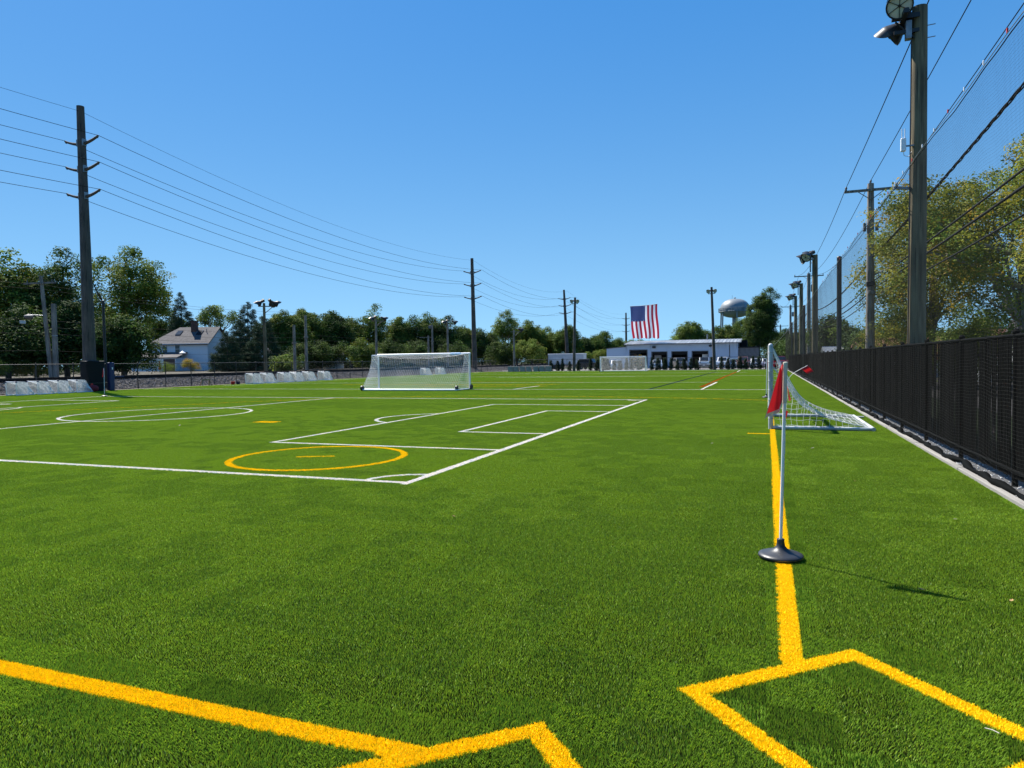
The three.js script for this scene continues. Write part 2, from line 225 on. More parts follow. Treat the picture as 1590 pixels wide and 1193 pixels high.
const pick = (a, n, j) => { const out = []; for (let k = 0; k < a.length; k += 3) if (Math.floor(hash2(k, 77) * n) === j) out.push(a[k], a[k + 1], a[k + 2]); return out; };
leans.forEach(([lx, lz], L) => {
  for (let v = 0; v < 5; v++) scatter('grass', blades(100 + L * 5 + v, T * 1.04, 1849, lx, lz), MT.g, tiles[L][v], turf);
  for (let v = 0; v < 3; v++) { scatter('grass', blades(200 + L * 3 + v, 0.032, 16, lx, lz), MT.g, pick(tuftN[L], 3, v), turf); scatter('grass', blades(400 + L * 3 + v, 0.02, 6, lx, lz), MT.g, pick(tuftC[L], 3, v), turf); }
  scatter('grass', blades(230 + L, 0.058, 56, lx, lz), MT.g, tuftF[L], turf);
});
const gC = [0, 1, 2].map((v) => blades(330 + v, 0.0165, 16, 0.03, 0.1, 0.0168, 0.0042, 0.42, 0.05)); const gN = [0, 1, 2].map((v) => blades(300 + v, 0.03, 30, 0.03, 0.1, 0.0185, 0.0042, 0.6, 0.06)), gF = blades(310, 0.056, 100, 0.03, 0.1, 0.0205, 0.004, 0.5, 0.12);
marks.forEach((m, id) => { for (let v = 0; v < 3; v++) { scatter(m.name, gN[v], MT[m.color], pick(markN[id], 3, v), turf); scatter(m.name, gC[v], MT[m.color], pick(markC[id], 3, v), turf); } scatter(m.name, gF, MT[m.color], markF[id], turf); });
console.log('tiles', tiles.flat().reduce((s, a) => s + a.length / 3, 0), 'tufts', [tuftC, tuftN, tuftF, markC, markN, markF].map((g) => g.reduce((s, a) => s + a.length / 3, 0)).join(' '));

// ------------------------------------------------------------------ trees and shrubs
function leafClump(seed, n, size, kind) {
  const r = rng(seed), m = new MB(), d = V(0, 0, 0), a = V(0, 0, 0), b = V(0, 0, 0), nn = V(0, 0, 0);
  for (let k = 0; k < n; k++) {
    d.set(r() - 0.5, r() - 0.5, r() - 0.5).normalize(); const rad = Math.pow(r(), 0.45), sq = kind === 'c' ? 0.45 : 0.8;
    const x = d.x * rad, y = d.y * rad * sq, z = d.z * rad;
    nn.set(d.x * 0.5 + (r() - 0.5) * 1.2, Math.abs(d.y) * 0.6 + 0.35 + (r() - 0.5) * 1.1, d.z * 0.5 + (r() - 0.5) * 1.2).normalize();
    a.set(r() - 0.5, -0.3 * r(), r() - 0.5).addScaledVector(nn, -a.dot(nn)); if (kind === 'c') a.set(d.x, -0.35, d.z).addScaledVector(nn, -0.3); a.normalize(); b.crossVectors(nn, a).normalize();
    const l = size * (0.7 + 0.6 * r()), w = l * (kind === 'c' ? 0.22 : 0.55), q = m.p.length / 3;
    const P = (s, t, h) => m.vert(x + a.x * s + b.x * t + nn.x * h, y + a.y * s + b.y * t + nn.y * h, z + a.z * s + b.z * t + nn.z * h, nn.x, nn.y, nn.z);
    P(-l / 2, 0, 0); P(0, -w / 2, l * 0.1); P(0, w / 2, l * 0.1); P(l / 2, 0, -l * 0.08); m.i.push(q, q + 1, q + 2, q + 1, q + 3, q + 2);
  }
  const g = m.geo(); g.computeVertexNormals(); return g;
}
const CL = { b: [1, 2, 3].map((s) => leafClump(s, 64, 0.3, 'b')), f: [4, 5].map((s) => leafClump(s, 90, 0.2, 'b')), c: [6, 7].map((s) => leafClump(s, 80, 0.42, 'c')) };
const LM = { dark: leafM(0.045, 0.08, 0.015), mid: leafM(0.088, 0.138, 0.02), light: leafM(0.15, 0.2, 0.028), yel: leafM(0.26, 0.25, 0.028, 0.4), gold: leafM(0.34, 0.23, 0.035, 0.35), con: leafM(0.03, 0.058, 0.026, 0.12), blueCon: leafM(0.04, 0.072, 0.045, 0.12), arb: leafM(0.022, 0.04, 0.016, 0.1) };
function crown(name, geo, mat, list, parent, seed, vary = 0.28, warm = 0) { // list of [x, y, z, r]
  const r = rng(seed), o = new THREE.InstancedMesh(geo, mat, list.length), col = new THREE.Color(); o.name = name; o.castShadow = o.receiveShadow = true;
  list.forEach(([x, y, z, s], k) => { _q.setFromEuler(_e.set((r() - 0.5) * 0.5, r() * 6.28, (r() - 0.5) * 0.5)); _m.compose(V(x, y, z), _q, V(s, s * (0.85 + 0.3 * r()), s)); o.setMatrixAt(k, _m); const b = 1 + (r() - 0.5) * 2 * vary, w = r() < warm ? 1.4 : 1 + (r() - 0.5) * 0.25; o.setColorAt(k, col.setRGB(b * w, b, b * 0.95)); });
  parent.add(o); return o;
}
function limbPath(a, b, r0, r1, r, wob = 0.12) { const L = Math.hypot(b[0] - a[0], b[1] - a[1], b[2] - a[2]), n = 5, pts = []; for (let k = 0; k <= n; k++) { const t = k / n, w = k && k < n ? wob * L * 0.35 : 0; pts.push([a[0] + (b[0] - a[0]) * t + (r() - 0.5) * w, a[1] + (b[1] - a[1]) * Math.pow(t, 0.9) + (r() - 0.5) * w * 0.5, a[2] + (b[2] - a[2]) * t + (r() - 0.5) * w]); } return new MB().path(pts, (t) => r0 + (r1 - r0) * t, 7).geo(); }
let treeSeed = 1000;
// broadleaf: W crown width, H height, low: height of the crown's bottom as a share of H, open: how loose
function broadleaf(name, label, cat, [x, y, z], H, W, o = {}) {
  const seed = treeSeed++, r = rng(seed), t = thing(name, label, cat, [x, y, z], 0, o.group), low = o.low ?? 0.12, rad = W / 2, cy = H * (low + 1) / 2, ry = H * (1 - low) / 2;
  const lobes = [], nl = o.lobes ?? 13, lr = o.lobe ?? 0.36;
  for (let k = 0; k < nl; k++) { const top = k === 0, cn = o.cone ?? 0.2, th = r() * 6.28, el = top ? 1 : (r() * 1.75 - 0.85), c = Math.sqrt(Math.max(0, 1 - el * el)), q = top ? 1 : 0.72 + 0.2 * r(), R = Math.min(rad, ry) * lr * (0.75 + 0.55 * r()) * 1.25; const lean = (el + 1) / 2 * (o.lean ?? 0); const hw = (rad - R * 0.8) * q * (1 - cn * Math.max(0, el)); lobes.push([Math.cos(th) * c * hw + lean + (top ? (r() - 0.5) * rad * 0.5 : 0), top ? H - R * 0.85 : cy + el * (ry - R * 0.75) * q, Math.sin(th) * c * hw, top ? R * 0.8 : R]); }
  lobes.push([0, cy, 0, Math.min(rad, ry) * 0.55]);
  const cs = o.cs ?? Math.max(0.5, rad * 0.2), list = [];
  for (const [lx, ly, lz, R] of lobes) { const n = Math.max(6, Math.round((o.dens ?? 5.2) * (R / cs) ** 2)); for (let k = 0; k < n; k++) { const u = r() * 2 - 0.72, th = r() * 6.28, e = Math.max(-1, Math.min(1, u)), c = Math.sqrt(1 - e * e), q = 0.55 + 0.5 * Math.sqrt(r()); list.push([lx + Math.cos(th) * c * R * q, Math.max(cs * 0.5, ly + e * R * q * 0.9), lz + Math.sin(th) * c * R * q, cs * (0.7 + 0.6 * r())]); } }
  const geos = CL[o.fine ? 'f' : 'b'], half = [[], [], []]; list.forEach((p, k) => half[k % geos.length].push(p));
  const tw = o.trunk ?? H * 0.022;
  if (!o.bush) {
    part('trunk', [limbPath([0, -0.1, 0], [(o.lean ?? 0) * 0.3, H * 0.55, 0], tw, tw * 0.55, r, 0.08)], o.bark ?? M.bark, t);
    const lg = []; lobes.slice(0, o.limbs ?? 8).forEach(([lx, ly, lz], k) => { const h0 = H * (0.16 + 0.36 * r()); lg.push(limbPath([(o.lean ?? 0) * 0.3 * h0 / (H * 0.55), Math.min(h0, ly * 0.8), 0], [lx, ly, lz], tw * 0.5, tw * 0.1, r, 0.2)); }); for (const g of lg) part('limb', [g], o.bark2 ?? o.bark ?? M.bark, t);
  }
  geos.forEach((g, k) => half[k].length && crown(o.bush ? 'foliage' : 'crown', g, k === 1 && o.mat2 ? o.mat2 : o.mat ?? LM.mid, half[k], t, seed + k * 77, o.vary ?? 0.38, o.warm ?? 0.05));
  return t;
}
function conifer(name, label, [x, y, z], H, W, o = {}) {
  const seed = treeSeed++, r = rng(seed), t = thing(name, label, 'tree', [x, y, z], 0, o.group), list = []; const cs = o.cs ?? 0.62;
  for (let h = H * 0.03; h < H * 0.99; h += cs * 0.5) { const f = 1 - h / H, R = W / 2 * Math.pow(f, o.pow ?? 0.85) * (0.82 + 0.3 * r()), n = Math.max(2, Math.round((o.dens ?? 5.5) * R / cs)); for (let k = 0; k < n; k++) { const a = r() * 6.28, q = Math.max(0.1, R * (0.45 + 0.6 * Math.sqrt(r()))); list.push([Math.cos(a) * q, h - q * 0.12 + r() * 0.3, Math.sin(a) * q, cs * (0.5 + 0.45 * f + 0.3 * r())]); } }
  list.push([0, H - 0.25, 0, 0.22], [0, H - 0.6, 0, 0.3]);
  part('trunk', [tube([0, -0.1, 0], [0, H * 0.96, 0], H * 0.017, 0.03, 7)], M.bark, t);
  CL.c.forEach((g, k) => crown('crown', g, o.mat ?? LM.con, list.filter((_, i) => i % 2 === k), t, seed + k, 0.25));
  return t;
}
const bt = (label, p, H, W, o) => broadleaf('tree', label, 'tree', p, H, W, o), bush = (label, p, H, W, o = {}) => broadleaf('shrub', label, 'shrub', p, H, W, { bush: true, low: 0, lobes: 9, lobe: 0.45, ...o });
// left, behind the railway
bt('large tree with reddish top at the left edge of the picture', [-62.7, 0.7, -41.1], 11.1, 8.8, { mat: LM.mid, warm: 0.3, dens: 3.8, lobes: 20, lobe: 0.3, mat2: LM.light });
bt('olive green tree behind the leaning utility pole', [-67.3, 0.7, -46.8], 10.6, 7.4, { mat: LM.mid, mat2: LM.light, dens: 3.4, lobes: 20, lobe: 0.3 });
bt('dark round-topped tree just left of the tall brown transmission pole', [-59.4, 0.7, -44.1], 11.6, 7, { mat: LM.mid, mat2: LM.dark, dens: 3.8, lobes: 20, lobe: 0.3 });
bt('tall airy tree with bare stems right of the tall brown transmission pole', [-59.7, 0.7, -50.2], 13.4, 10, { mat: LM.light, mat2: LM.mid, low: 0.2, dens: 2.7, lobes: 28, lobe: 0.25, limbs: 14, cs: 0.75, cone: -0.15 });
const wood = 'dark undergrowth shrubs behind the railway';
bush('dark undergrowth at the left picture edge behind the row of small goals', [-56.4, 0.6, -38], 5.9, 9, { mat: LM.dark }); bush('dark undergrowth behind the grey stub pole', [-55.9, 0.6, -42.1], 6.4, 7.4, { mat: LM.dark });
bush('wide dark undergrowth under the tall airy tree', [-52.4, 0.6, -43.6], 5.4, 6.4, { mat: LM.dark, mat2: LM.mid }); bush('dark undergrowth behind the black upright box', [-52.6, 0.6, -42.6], 4.4, 5.6, { mat: LM.dark, mat2: LM.mid });
bush('yellow-leaved hedge bush by the foot of the leaning utility pole', [-53.9, 0.6, -37.4], 1.35, 3.6, { mat: LM.gold, mat2: LM.yel, cs: 0.3, fine: true }); bush('green bush left of the yellow hedge bush', [-54.4, 0.6, -34], 1.9, 3, { mat: LM.light, cs: 0.35, fine: true }); bush('light green bush in front of the tall brown transmission pole', [-51.6, 0.6, -40.6], 1.7, 2.6, { mat: LM.light, cs: 0.32, fine: true });
bush('long low green hedge left of the white house', [-74, 0.7, -66.9], 1.6, 6, { mat: LM.light, cs: 0.4, fine: true }); bush('orange and yellow shrub in front of the white house', [-75.2, 0.7, -73.3], 1.9, 4.2, { mat: LM.gold, mat2: LM.yel, cs: 0.36, fine: true });
conifer('spruce', 'tall pointed dark spruce left of the white house', [-102, 0.7, -98.2], 14.7, 8.6, { mat: LM.con });
bt('round green tree behind the dark spruce', [-113, 0.7, -104], 12.3, 10.5, {}); bt('flat-topped spreading tree behind the roof of the white house', [-113.7, 0.9, -119.5], 13.8, 11.5, { low: 0.62, lobe: 0.3, lobes: 14, mat: LM.mid, mat2: LM.light });
conifer('conifer', 'tall light green conifer right of the white house', [-79.4, 0.8, -90], 11.2, 7.4, { mat: LM.blueCon, pow: 0.7 }); conifer('conifer', 'short conifer in front of the right gable of the white house', [-72.2, 0.8, -77.6], 5.6, 5.2, { mat: LM.con, pow: 0.7 }); conifer('conifer', 'dark broad conifer behind the floodlight pole left of the field', [-69.9, 0.8, -82.4], 8, 6.6, { mat: LM.con, pow: 0.6 }); conifer('conifer', 'dark conifer between the tall and the short conifer', [-74.9, 0.8, -83.2], 7.5, 6.6, { mat: LM.con, pow: 0.6 });
const row = [
  ['round green tree just right of the field floodlight pole', -78.3, -97.5, 9.3, 9.4], ['broad green tree behind the two grey utility poles', -79.8, -105.1, 10, 8.6], ['broad dark green tree right of the two grey utility poles', -77.8, -110.3, 10, 10, 'd'], ['green tree above the left edge of the near centre goal', -77.4, -116.7, 9.2, 8], ['tall tree with floodlights in front of it above the centre goal', -74.9, -120.6, 11.8, 7.6],
  ['tree directly above the left half of the centre goal', -73.8, -128.3, 9.6, 8], ['pointed tree above the middle of the centre goal', -71.8, -131.7, 10.2, 7.4, 'd'], ['tree behind the twin grey utility poles above the centre goal', -69.9, -135, 10.8, 7.4], ['dark tree behind the pole right of the twin utility poles', -65.7, -134.9, 10, 8, 'd'], ['lower tree left of the second transmission pole', -62.5, -136.3, 8, 7.4], ['low tree right behind the second transmission pole', -62.8, -145, 7.8, 7.6, 'd'],
];
for (const [l, x, z, h, w, k] of row) bt(l, [x, 0.8, z], h * 1.08, w, { mat: k ? LM.dark : LM.mid, mat2: k ? LM.mid : LM.light, low: 0.05, cs: 0.9, lobes: 19 });
const low = [['light yellow-green tree in front of the dark trees left of the centre goal', -63.9, -99.2, 5.1, 6.4, 'y'], ['dark thicket behind the two grey utility poles', -69, -92, 5, 9], ['dark thicket left of the near centre goal', -65.9, -95.5, 4.6, 8], ['dark thicket behind the left post of the centre goal', -63.9, -107.4, 5.4, 8], ['dark thicket behind the middle of the centre goal', -60.3, -112.9, 5.2, 9], ['dark thicket behind the right post of the centre goal', -55.6, -119.7, 5, 9.6], ['dark thicket right of the second transmission pole', -49.3, -125.7, 5, 8], ['bright green bush left of the white trailer', -43, -124.8, 5.1, 8, 'y'], ['low bright green shrubs between the white trailer and the workshop', -34.1, -146.1, 3.3, 8, 'y'], ['low green growth under the conifers by the railway', -57.5, -73, 2.2, 6], ['clipped yellow-green shrub at the foot of the two grey utility poles', -55, -68.4, 1.9, 3.4, 'y']];
for (const [l, x, z, h, w, k] of low) bush(l, [x, 0.5, z], h, w, { mat: k ? LM.light : LM.dark, mat2: k ? LM.light : LM.mid, cs: 0.75 });
const cen = [['low tree left of the pale-trunked tree', -60.5, -148.1, 8.2, 7, {}], ['tall pale-trunked tree right of the second transmission pole', -60, -156.9, 13.8, 6.6, { low: 0.35, mat: LM.light, bark: M.paleBark, dens: 4 }], ['narrow tree right of the tall pale-trunked tree', -58.7, -161.7, 12.4, 5.2, { mat: LM.light }], ['broad light green tree behind the bright bush', -56.5, -166.7, 12, 9.4, { mat: LM.light, mat2: LM.mid }], ['broad tree behind the row of concrete blocks', -52.8, -172.1, 10.2, 10.8, { mat: LM.light, mat2: LM.mid }], ['round tree behind the third transmission pole', -47.3, -168.5, 10.5, 8.4, {}], ['low dark tree right of the far floodlight pole', -46.5, -179.1, 7.6, 8, { mat: LM.dark }], ['round broad tree above the car park left of the workshop', -42.8, -185.1, 9.3, 11.4, {}], ['low tree left of the fourth transmission pole', -40, -196, 7.8, 9, {}], ['low tree below the hanging flag', -35.9, -201.8, 7.3, 9, {}],
  ['round tree above the workshop roof', -18, -171.1, 10.6, 10.4, { mat2: LM.light }], ['lower tree right of the round tree above the workshop roof', -13.9, -175.5, 8.5, 7.8, {}], ['olive tree in front of the water tower legs', -10.3, -184.7, 10, 9.6, { warm: 0.2 }], ['tall thin tree between the water tower legs', -6.8, -204.9, 13, 9, { dens: 3.4 }], ['far dark tree at the end of the right fence', 4, -190, 8.8, 8, { mat: LM.dark }], ['dark tree behind the far end of the safety net', 5.9, -117.9, 6, 7, { mat: LM.dark }], ['dark tree behind the net left of the black net post', 7.2, -83.7, 6, 7.6, { mat: LM.dark, mat2: LM.mid }], ['small dark tree right of the black net post', 8.2, -69.6, 3.7, 3.8, { mat: LM.dark }]];
for (const [l, x, z, h, w, o] of cen) bt(l, [x, 0.1, z], h, w, { low: 0.06, cs: 0.9, lobes: 18, ...o });
bt('tall dense dark green tree leaning right at the end of the workshop', [-1.5, 0.1, -137], 14.6, 7.6, { mat: LM.dark, mat2: LM.mid, low: 0.04, lean: 1.2, lobes: 34, lobe: 0.32, cs: 0.62, dens: 6, cone: 0.55 });
// right, behind the fence
bt('large sunlit tree with pale limbs at the right edge of the picture', [10.2, 0, -34.7], 11.3, 13.5, { mat: LM.yel, mat2: LM.light, low: 0.14, dens: 4.6, lobes: 36, lobe: 0.24, limbs: 24, cs: 0.62, fine: true, bark: M.bark, bark2: M.paleBark, trunk: 0.22, warm: 0.12 });
bt('yellowing tree behind the nearest tall wooden floodlight pole', [8.3, 0, -42.2], 10.4, 8.4, { mat: LM.yel, mat2: LM.light, low: 0.16, dens: 3.0, lobes: 26, lobe: 0.25, limbs: 16, cs: 0.6, fine: true, warm: 0.12, bark2: M.paleBark });
bush('yellow and orange bush beside the grey utility pole behind the fence', [6.4, 0, -39.5], 4.4, 3.6, { mat: LM.yel, mat2: LM.light, cs: 0.4, fine: true, dens: 2.6 }); bush('green leafy bush behind the fence right of the nearest floodlight pole', [8.0, 0, -33.1], 3.7, 3.6, { mat: LM.light, cs: 0.38, fine: true, dens: 2.8 }); bush('dark bush behind the fence at the right picture edge', [10.2, 0, -31.7], 3.6, 2.9, { mat: LM.dark, cs: 0.36, fine: true });
bush('olive bush behind the net beside the red-brown roof', [6.9, 0, -57], 3.6, 3.4, { mat: LM.light, mat2: LM.dark, cs: 0.42, fine: true, dens: 3.6 }); bush('leafy bush behind the fence under the sunlit tree left of the small red roof', [9.6, 0, -38.5], 3.5, 3.2, { mat: LM.light, mat2: LM.dark, cs: 0.4, fine: true, dens: 3 });
{ // far-off wood that closes the gaps between the trunks
  const r = rng(808), L = []; const line = (x0, z0, x1, z1, h, n) => { for (let k = 0; k < n; k++) { const t = r(), q = r(); L.push([x0 + (x1 - x0) * t + (r() - 0.5) * 7, 0.4 + h * q * (0.65 + 0.35 * fbm(t * 30, 3)), z0 + (z1 - z0) * t + (r() - 0.5) * 7, 1.1 + 0.5 * r()]); } };
  line(-130, -30, -135, -150, 7, 900); line(-82, -34, -86, -62, 6, 450); line(-90, -100, -72, -165, 5.5, 900); line(-72, -165, -30, -225, 6, 700); line(-30, -225, 30, -215, 7, 600); line(3, -150, 9, -215, 5.5, 330); line(26, -20, 24, -110, 5, 500); line(14, -70, 10, -150, 4.5, 420);
  const o = new THREE.Group(); o.name = 'wood'; scene.add(o); tag(o, 'dark far-off wood behind the trees on all sides', 'wood', null, 'stuff'); CL.b.forEach((g, k) => { crown('foliage', g, LM.dark, L.filter((_, i) => i % 3 === k), o, 90 + k); });
}
{ // row of small clipped evergreens
  const xs = [-32.01, -30.94, -30.1, -28.94, -27.48, -25.63, -24.56, -23.52, -22.89, -21.92, -20.99, -20, -19.11, -18.07, -16.2, -15.24, -14.24, -13.34, -12.4, -11.46, -10.44, -9.61, -7.51, -6.1, -5.26, -4.46, -3.58, -2.79, -1.77, -0.98, 0.2, 1.1];
  const src = [0, 1, 2].map((v) => { const t = new THREE.Group(); t.name = 'evergreen_shrub'; const r = rng(60 + v), list = []; for (let h = 0.1; h < 1.62; h += 0.1) { const R = 0.4 * Math.pow(1 - h / 1.75, 0.6) * (h < 0.25 ? 0.8 : 1), n = 3 + Math.round(R * 22); for (let k = 0; k < n; k++) { const a = r() * 6.28, q = R * (0.5 + 0.55 * r()); list.push([Math.cos(a) * q, h + (r() - 0.5) * 0.1, Math.sin(a) * q, 0.13 + 0.07 * r()]); } } part('trunk', [tube([0, 0, 0], [0, 1.4, 0], 0.035, 0.015, 6)], M.bark, t); crown('foliage', CL.b[v], LM.arb, list, t, 70 + v, 0.3); return tag(t, '', 'shrub', 'row of small dark evergreens along the far end of the turf'); });
  const nth = ['first', 'second', 'third', 'fourth', 'fifth', 'sixth', 'seventh', 'eighth', 'ninth', 'tenth'], egLabel = (k) => { const [a, w] = k < 5 ? [0, 'in front of the white trailer'] : k < 14 ? [5, 'beside and behind the far goal'] : k < 22 ? [14, 'in front of the workshop bays'] : [22, 'right of the far leaning floodlight pole']; return nth[k - a] + ' small dark evergreen from the left ' + w; };
  xs.forEach((x, k) => { const o = copy(src[k % 3], egLabel(k), [x, 0, -104 + (hash2(k, 1) - 0.5) * 0.4], hash2(k, 2) * 6); o.scale.set(0.9 + 0.35 * hash2(k, 4), 0.88 + 0.26 * hash2(k, 3), 0.9 + 0.35 * hash2(k, 4)); });
}

// ------------------------------------------------------------------ railway
{
  const t = thing('railway_track', null, null); t.userData.kind = 'structure'; const z0 = -250, z1 = 10, L = z1 - z0, zc = (z0 + z1) / 2;
  for (const x of [-46.1, -47.55]) part('rail', [bx(0.07, 0.15, L, x, 0.86, zc), bx(0.14, 0.025, L, x, 0.795, zc)], M.rust, t);
  part('third_rail', [bx(0.1, 0.1, L, -45.25, 0.78, zc), bx(0.26, 0.035, L, -45.25, 0.93, zc), bx(0.03, 0.2, L, -45.12, 0.85, zc)], M.blackMatte, t);
  const sl = []; for (let z = -8; z > -240; z -= 0.6) sl.push(z); const o = new THREE.InstancedMesh(bx(2.5, 0.16, 0.22, -46.8, 0.71, 0), M.rust, sl.length); sl.forEach((z, k) => o.setMatrixAt(k, _m.makeTranslation((hash2(k, 4) - 0.5) * 0.1, 0, z))); o.name = 'sleepers'; o.userData.kind = 'stuff'; t.add(o);
  const g = new THREE.IcosahedronGeometry(1, 0), r = rng(5), p = g.attributes.position; for (let i = 0; i < p.count; i++) { const s = 0.75 + 0.5 * hash2(Math.round(p.getX(i) * 99), Math.round(p.getY(i) * 99 + p.getZ(i) * 991)); p.setXYZ(i, p.getX(i) * s, p.getY(i) * s * 0.8, p.getZ(i) * s); } g.computeVertexNormals();
  const n = 46000, b = new THREE.InstancedMesh(g, M.stone, n), c = new THREE.Color(); b.name = 'ballast'; b.userData.kind = 'stuff'; b.castShadow = b.receiveShadow = true;
  for (let k = 0; k < n; k++) { const z = -10 - 150 * Math.pow(r(), 1.3), u = r(), x = -42.9 - u * 2.4, y = x > -43.6 ? 0.0 + (-42.9 - x) * 0.18 : x > -44.9 ? 0.12 + ((-43.6 - x) / 1.3) * 0.5 : 0.63; _q.setFromEuler(_e.set(r() * 6, r() * 6, r() * 6)); const s = 0.035 + 0.05 * r() * r(); _m.compose(V(x, y + 0.02, z), _q, V(s * 1.3, s, s)); b.setMatrixAt(k, _m); const q = 0.45 + 1.0 * r(); b.setColorAt(k, c.setRGB(q, q * 0.97, q * 0.95)); }
  scene.add(b); tag(b, 'grey crushed stone ballast on the railway bank', 'ballast');
}

// ------------------------------------------------------------------ poles
function floodlight(parent, at, aim, s = 1, name = 'floodlight') {
  const g = new THREE.Group(); g.name = name; g.position.set(...at); g.quaternion.setFromUnitVectors(V(0, 0, 1), V(...aim).normalize()); g.scale.setScalar(s); parent.add(g);
  part('housing', [lathe([[0.02, -0.36], [0.1, -0.36], [0.13, -0.2], [0.2, -0.1], [0.28, 0.03], [0.3, 0.09], [0.3, 0.14], [0.27, 0.14], [0.26, 0.06]]).rotateX(PI / 2), rb(0.24, 0.22, 0.26, 0.03, 0, 0, -0.42)], M.black, g);
  const v = new MB().surface((u, w) => { const a = PI * (0.12 + 0.76 * u); return [Math.cos(a) * 0.305, Math.sin(a) * 0.305 + w * 0.02, 0.1 + w * 0.26 * Math.pow(Math.sin((u) * PI), 0.6)]; }, 18, 3); part('visor', [v.geo()], M.visor, g);
  part('lens', [new THREE.SphereGeometry(0.62, 24, 8, 0, 2 * PI, 0, 0.44).rotateX(PI / 2).scale(1, 1, 0.5).translate(0, 0, -0.17)], M.lens, g);
  const sp = []; for (let k = 0; k < 3; k++) sp.push(bx(0.54, 0.016, 0.012, 0, 0, 0.146, 0, 0, (k * PI) / 3 + PI / 6)); sp.push(new THREE.CylinderGeometry(0.035, 0.035, 0.03, 12).rotateX(PI / 2).translate(0, 0, 0.15)); part('lamp_guard', sp, M.black, g);
  return g;
}
const taper = (H, r0, r1, n = 14) => tube([0, -0.3, 0], [0, H, 0], r0, r1, n);
{ // nearest floodlight pole
  const t = thing('floodlight_pole', 'nearest tall wooden floodlight pole behind the right fence', 'pole', [3.2, 0, -17.85]), H = 9.41;
  t.rotation.z = -0.004;
  part('pole', [taper(H, 0.2, 0.155, 20)], M.greenPole, t);
  part('crossarm', [bx(0.55, 0.1, 0.1, -0.3, H - 0.22, 0.12), bx(0.1, 0.1, 1.0, -0.36, H - 0.28, 0.12)], M.black, t);
  part('crossarm', [bx(0.5, 0.08, 0.08, -0.28, H - 0.55, 0.12), tube([-0.12, H - 0.7, 0.1], [-0.5, H - 0.3, 0.12], 0.022)], M.black, t);
  floodlight(t, [-0.44, H - 0.03, 0.3], [-0.2, -0.42, 0.9], 0.92); floodlight(t, [-0.48, H - 0.42, -0.15], [-0.8, -0.6, -0.35], 0.88);
  part('junction_box', [rb(0.12, 0.4, 0.16, 0.01, -0.24, H - 0.52, 0.1)], M.galv, t);
  part('conduit', [tube([-0.19, 0.2, 0.1], [-0.175, H - 0.7, 0.1], 0.014)], M.black, t);
  for (const y of [H - 0.45, H - 0.72]) part('step_bolt', [tube([0.1, y, 0.05], [0.3, y + 0.01, 0.05], 0.011)], M.steel, t);
}
{ const t = thing('antenna_box', 'white wireless antenna box with two rods on the nearest floodlight pole', 'antenna', [2.9, 6.35, -17.7]); part('case', [rb(0.11, 0.3, 0.09, 0.025, 0, 0, 0)], M.white, t); for (const x of [-0.03, 0.03]) part('antenna_rod', [tube([x, 0.14, 0], [x, 0.36, 0], 0.009)], M.white, t); part('bracket', [bx(0.2, 0.03, 0.04, 0.12, -0.02, -0.04)], M.galv, t); part('lead', [new MB().path([[0, -0.14, 0], [0.02, -0.24, 0], [0.12, -0.26, -0.05], [0.2, -0.1, -0.1]], 0.008, 5).geo()], M.white, t); }
[['second wooden floodlight pole along the right fence, right of the far goal area', 3.2, -52.5, 8.75], ['third wooden floodlight pole along the right fence', 3.42, -77.6, 9.3], ['fourth and farthest wooden floodlight pole along the right fence', 3.45, -93, 9.3]].forEach(([l, x, z, H]) => {
  const t = thing('floodlight_pole', l, 'pole', [x, 0, z]); part('pole', [taper(H, 0.22, 0.18)], M.greenPole, t); part('crossarm', [bx(0.8, 0.12, 0.12, -0.4, H - 0.3, 0.1), bx(0.12, 0.12, 1.3, -0.45, H - 0.3, 0.1), bx(0.09, 0.9, 0.08, -0.3, H - 0.75, 0.1)], M.galv, t);
  floodlight(t, [-0.55, H - 0.15, 0.55], [-0.5, -0.5, 0.7], 1.15); floodlight(t, [-0.75, H - 0.2, -0.3], [-0.95, -0.35, 0.1], 1.15); floodlight(t, [-0.45, H + 0.02, 0.1], [-0.7, -0.4, 0.5], 1);
});
[['far floodlight pole in front of the evergreens left of the workshop', -27.59, -101.4, 11.2, 0.3], ['far floodlight pole leaning left in front of the workshop', -7.0, -102.75, 11.9, -0.38]].forEach(([l, x, z, H, dx]) => {
  const t = thing('floodlight_pole', l, 'pole', [x, 0, z]); t.rotation.z = -Math.atan(dx / H); part('pole', [taper(H, 0.24, 0.16)], M.poleWood, t); part('crossarm', [bx(1.0, 0.1, 0.1, 0, H - 0.95, 0.1)], M.galv, t);
  floodlight(t, [-0.42, H - 0.6, 0.2], [-0.35, -0.3, 1], 0.95); floodlight(t, [0.42, H - 0.6, 0.2], [0.5, -0.3, 1], 0.95);
});
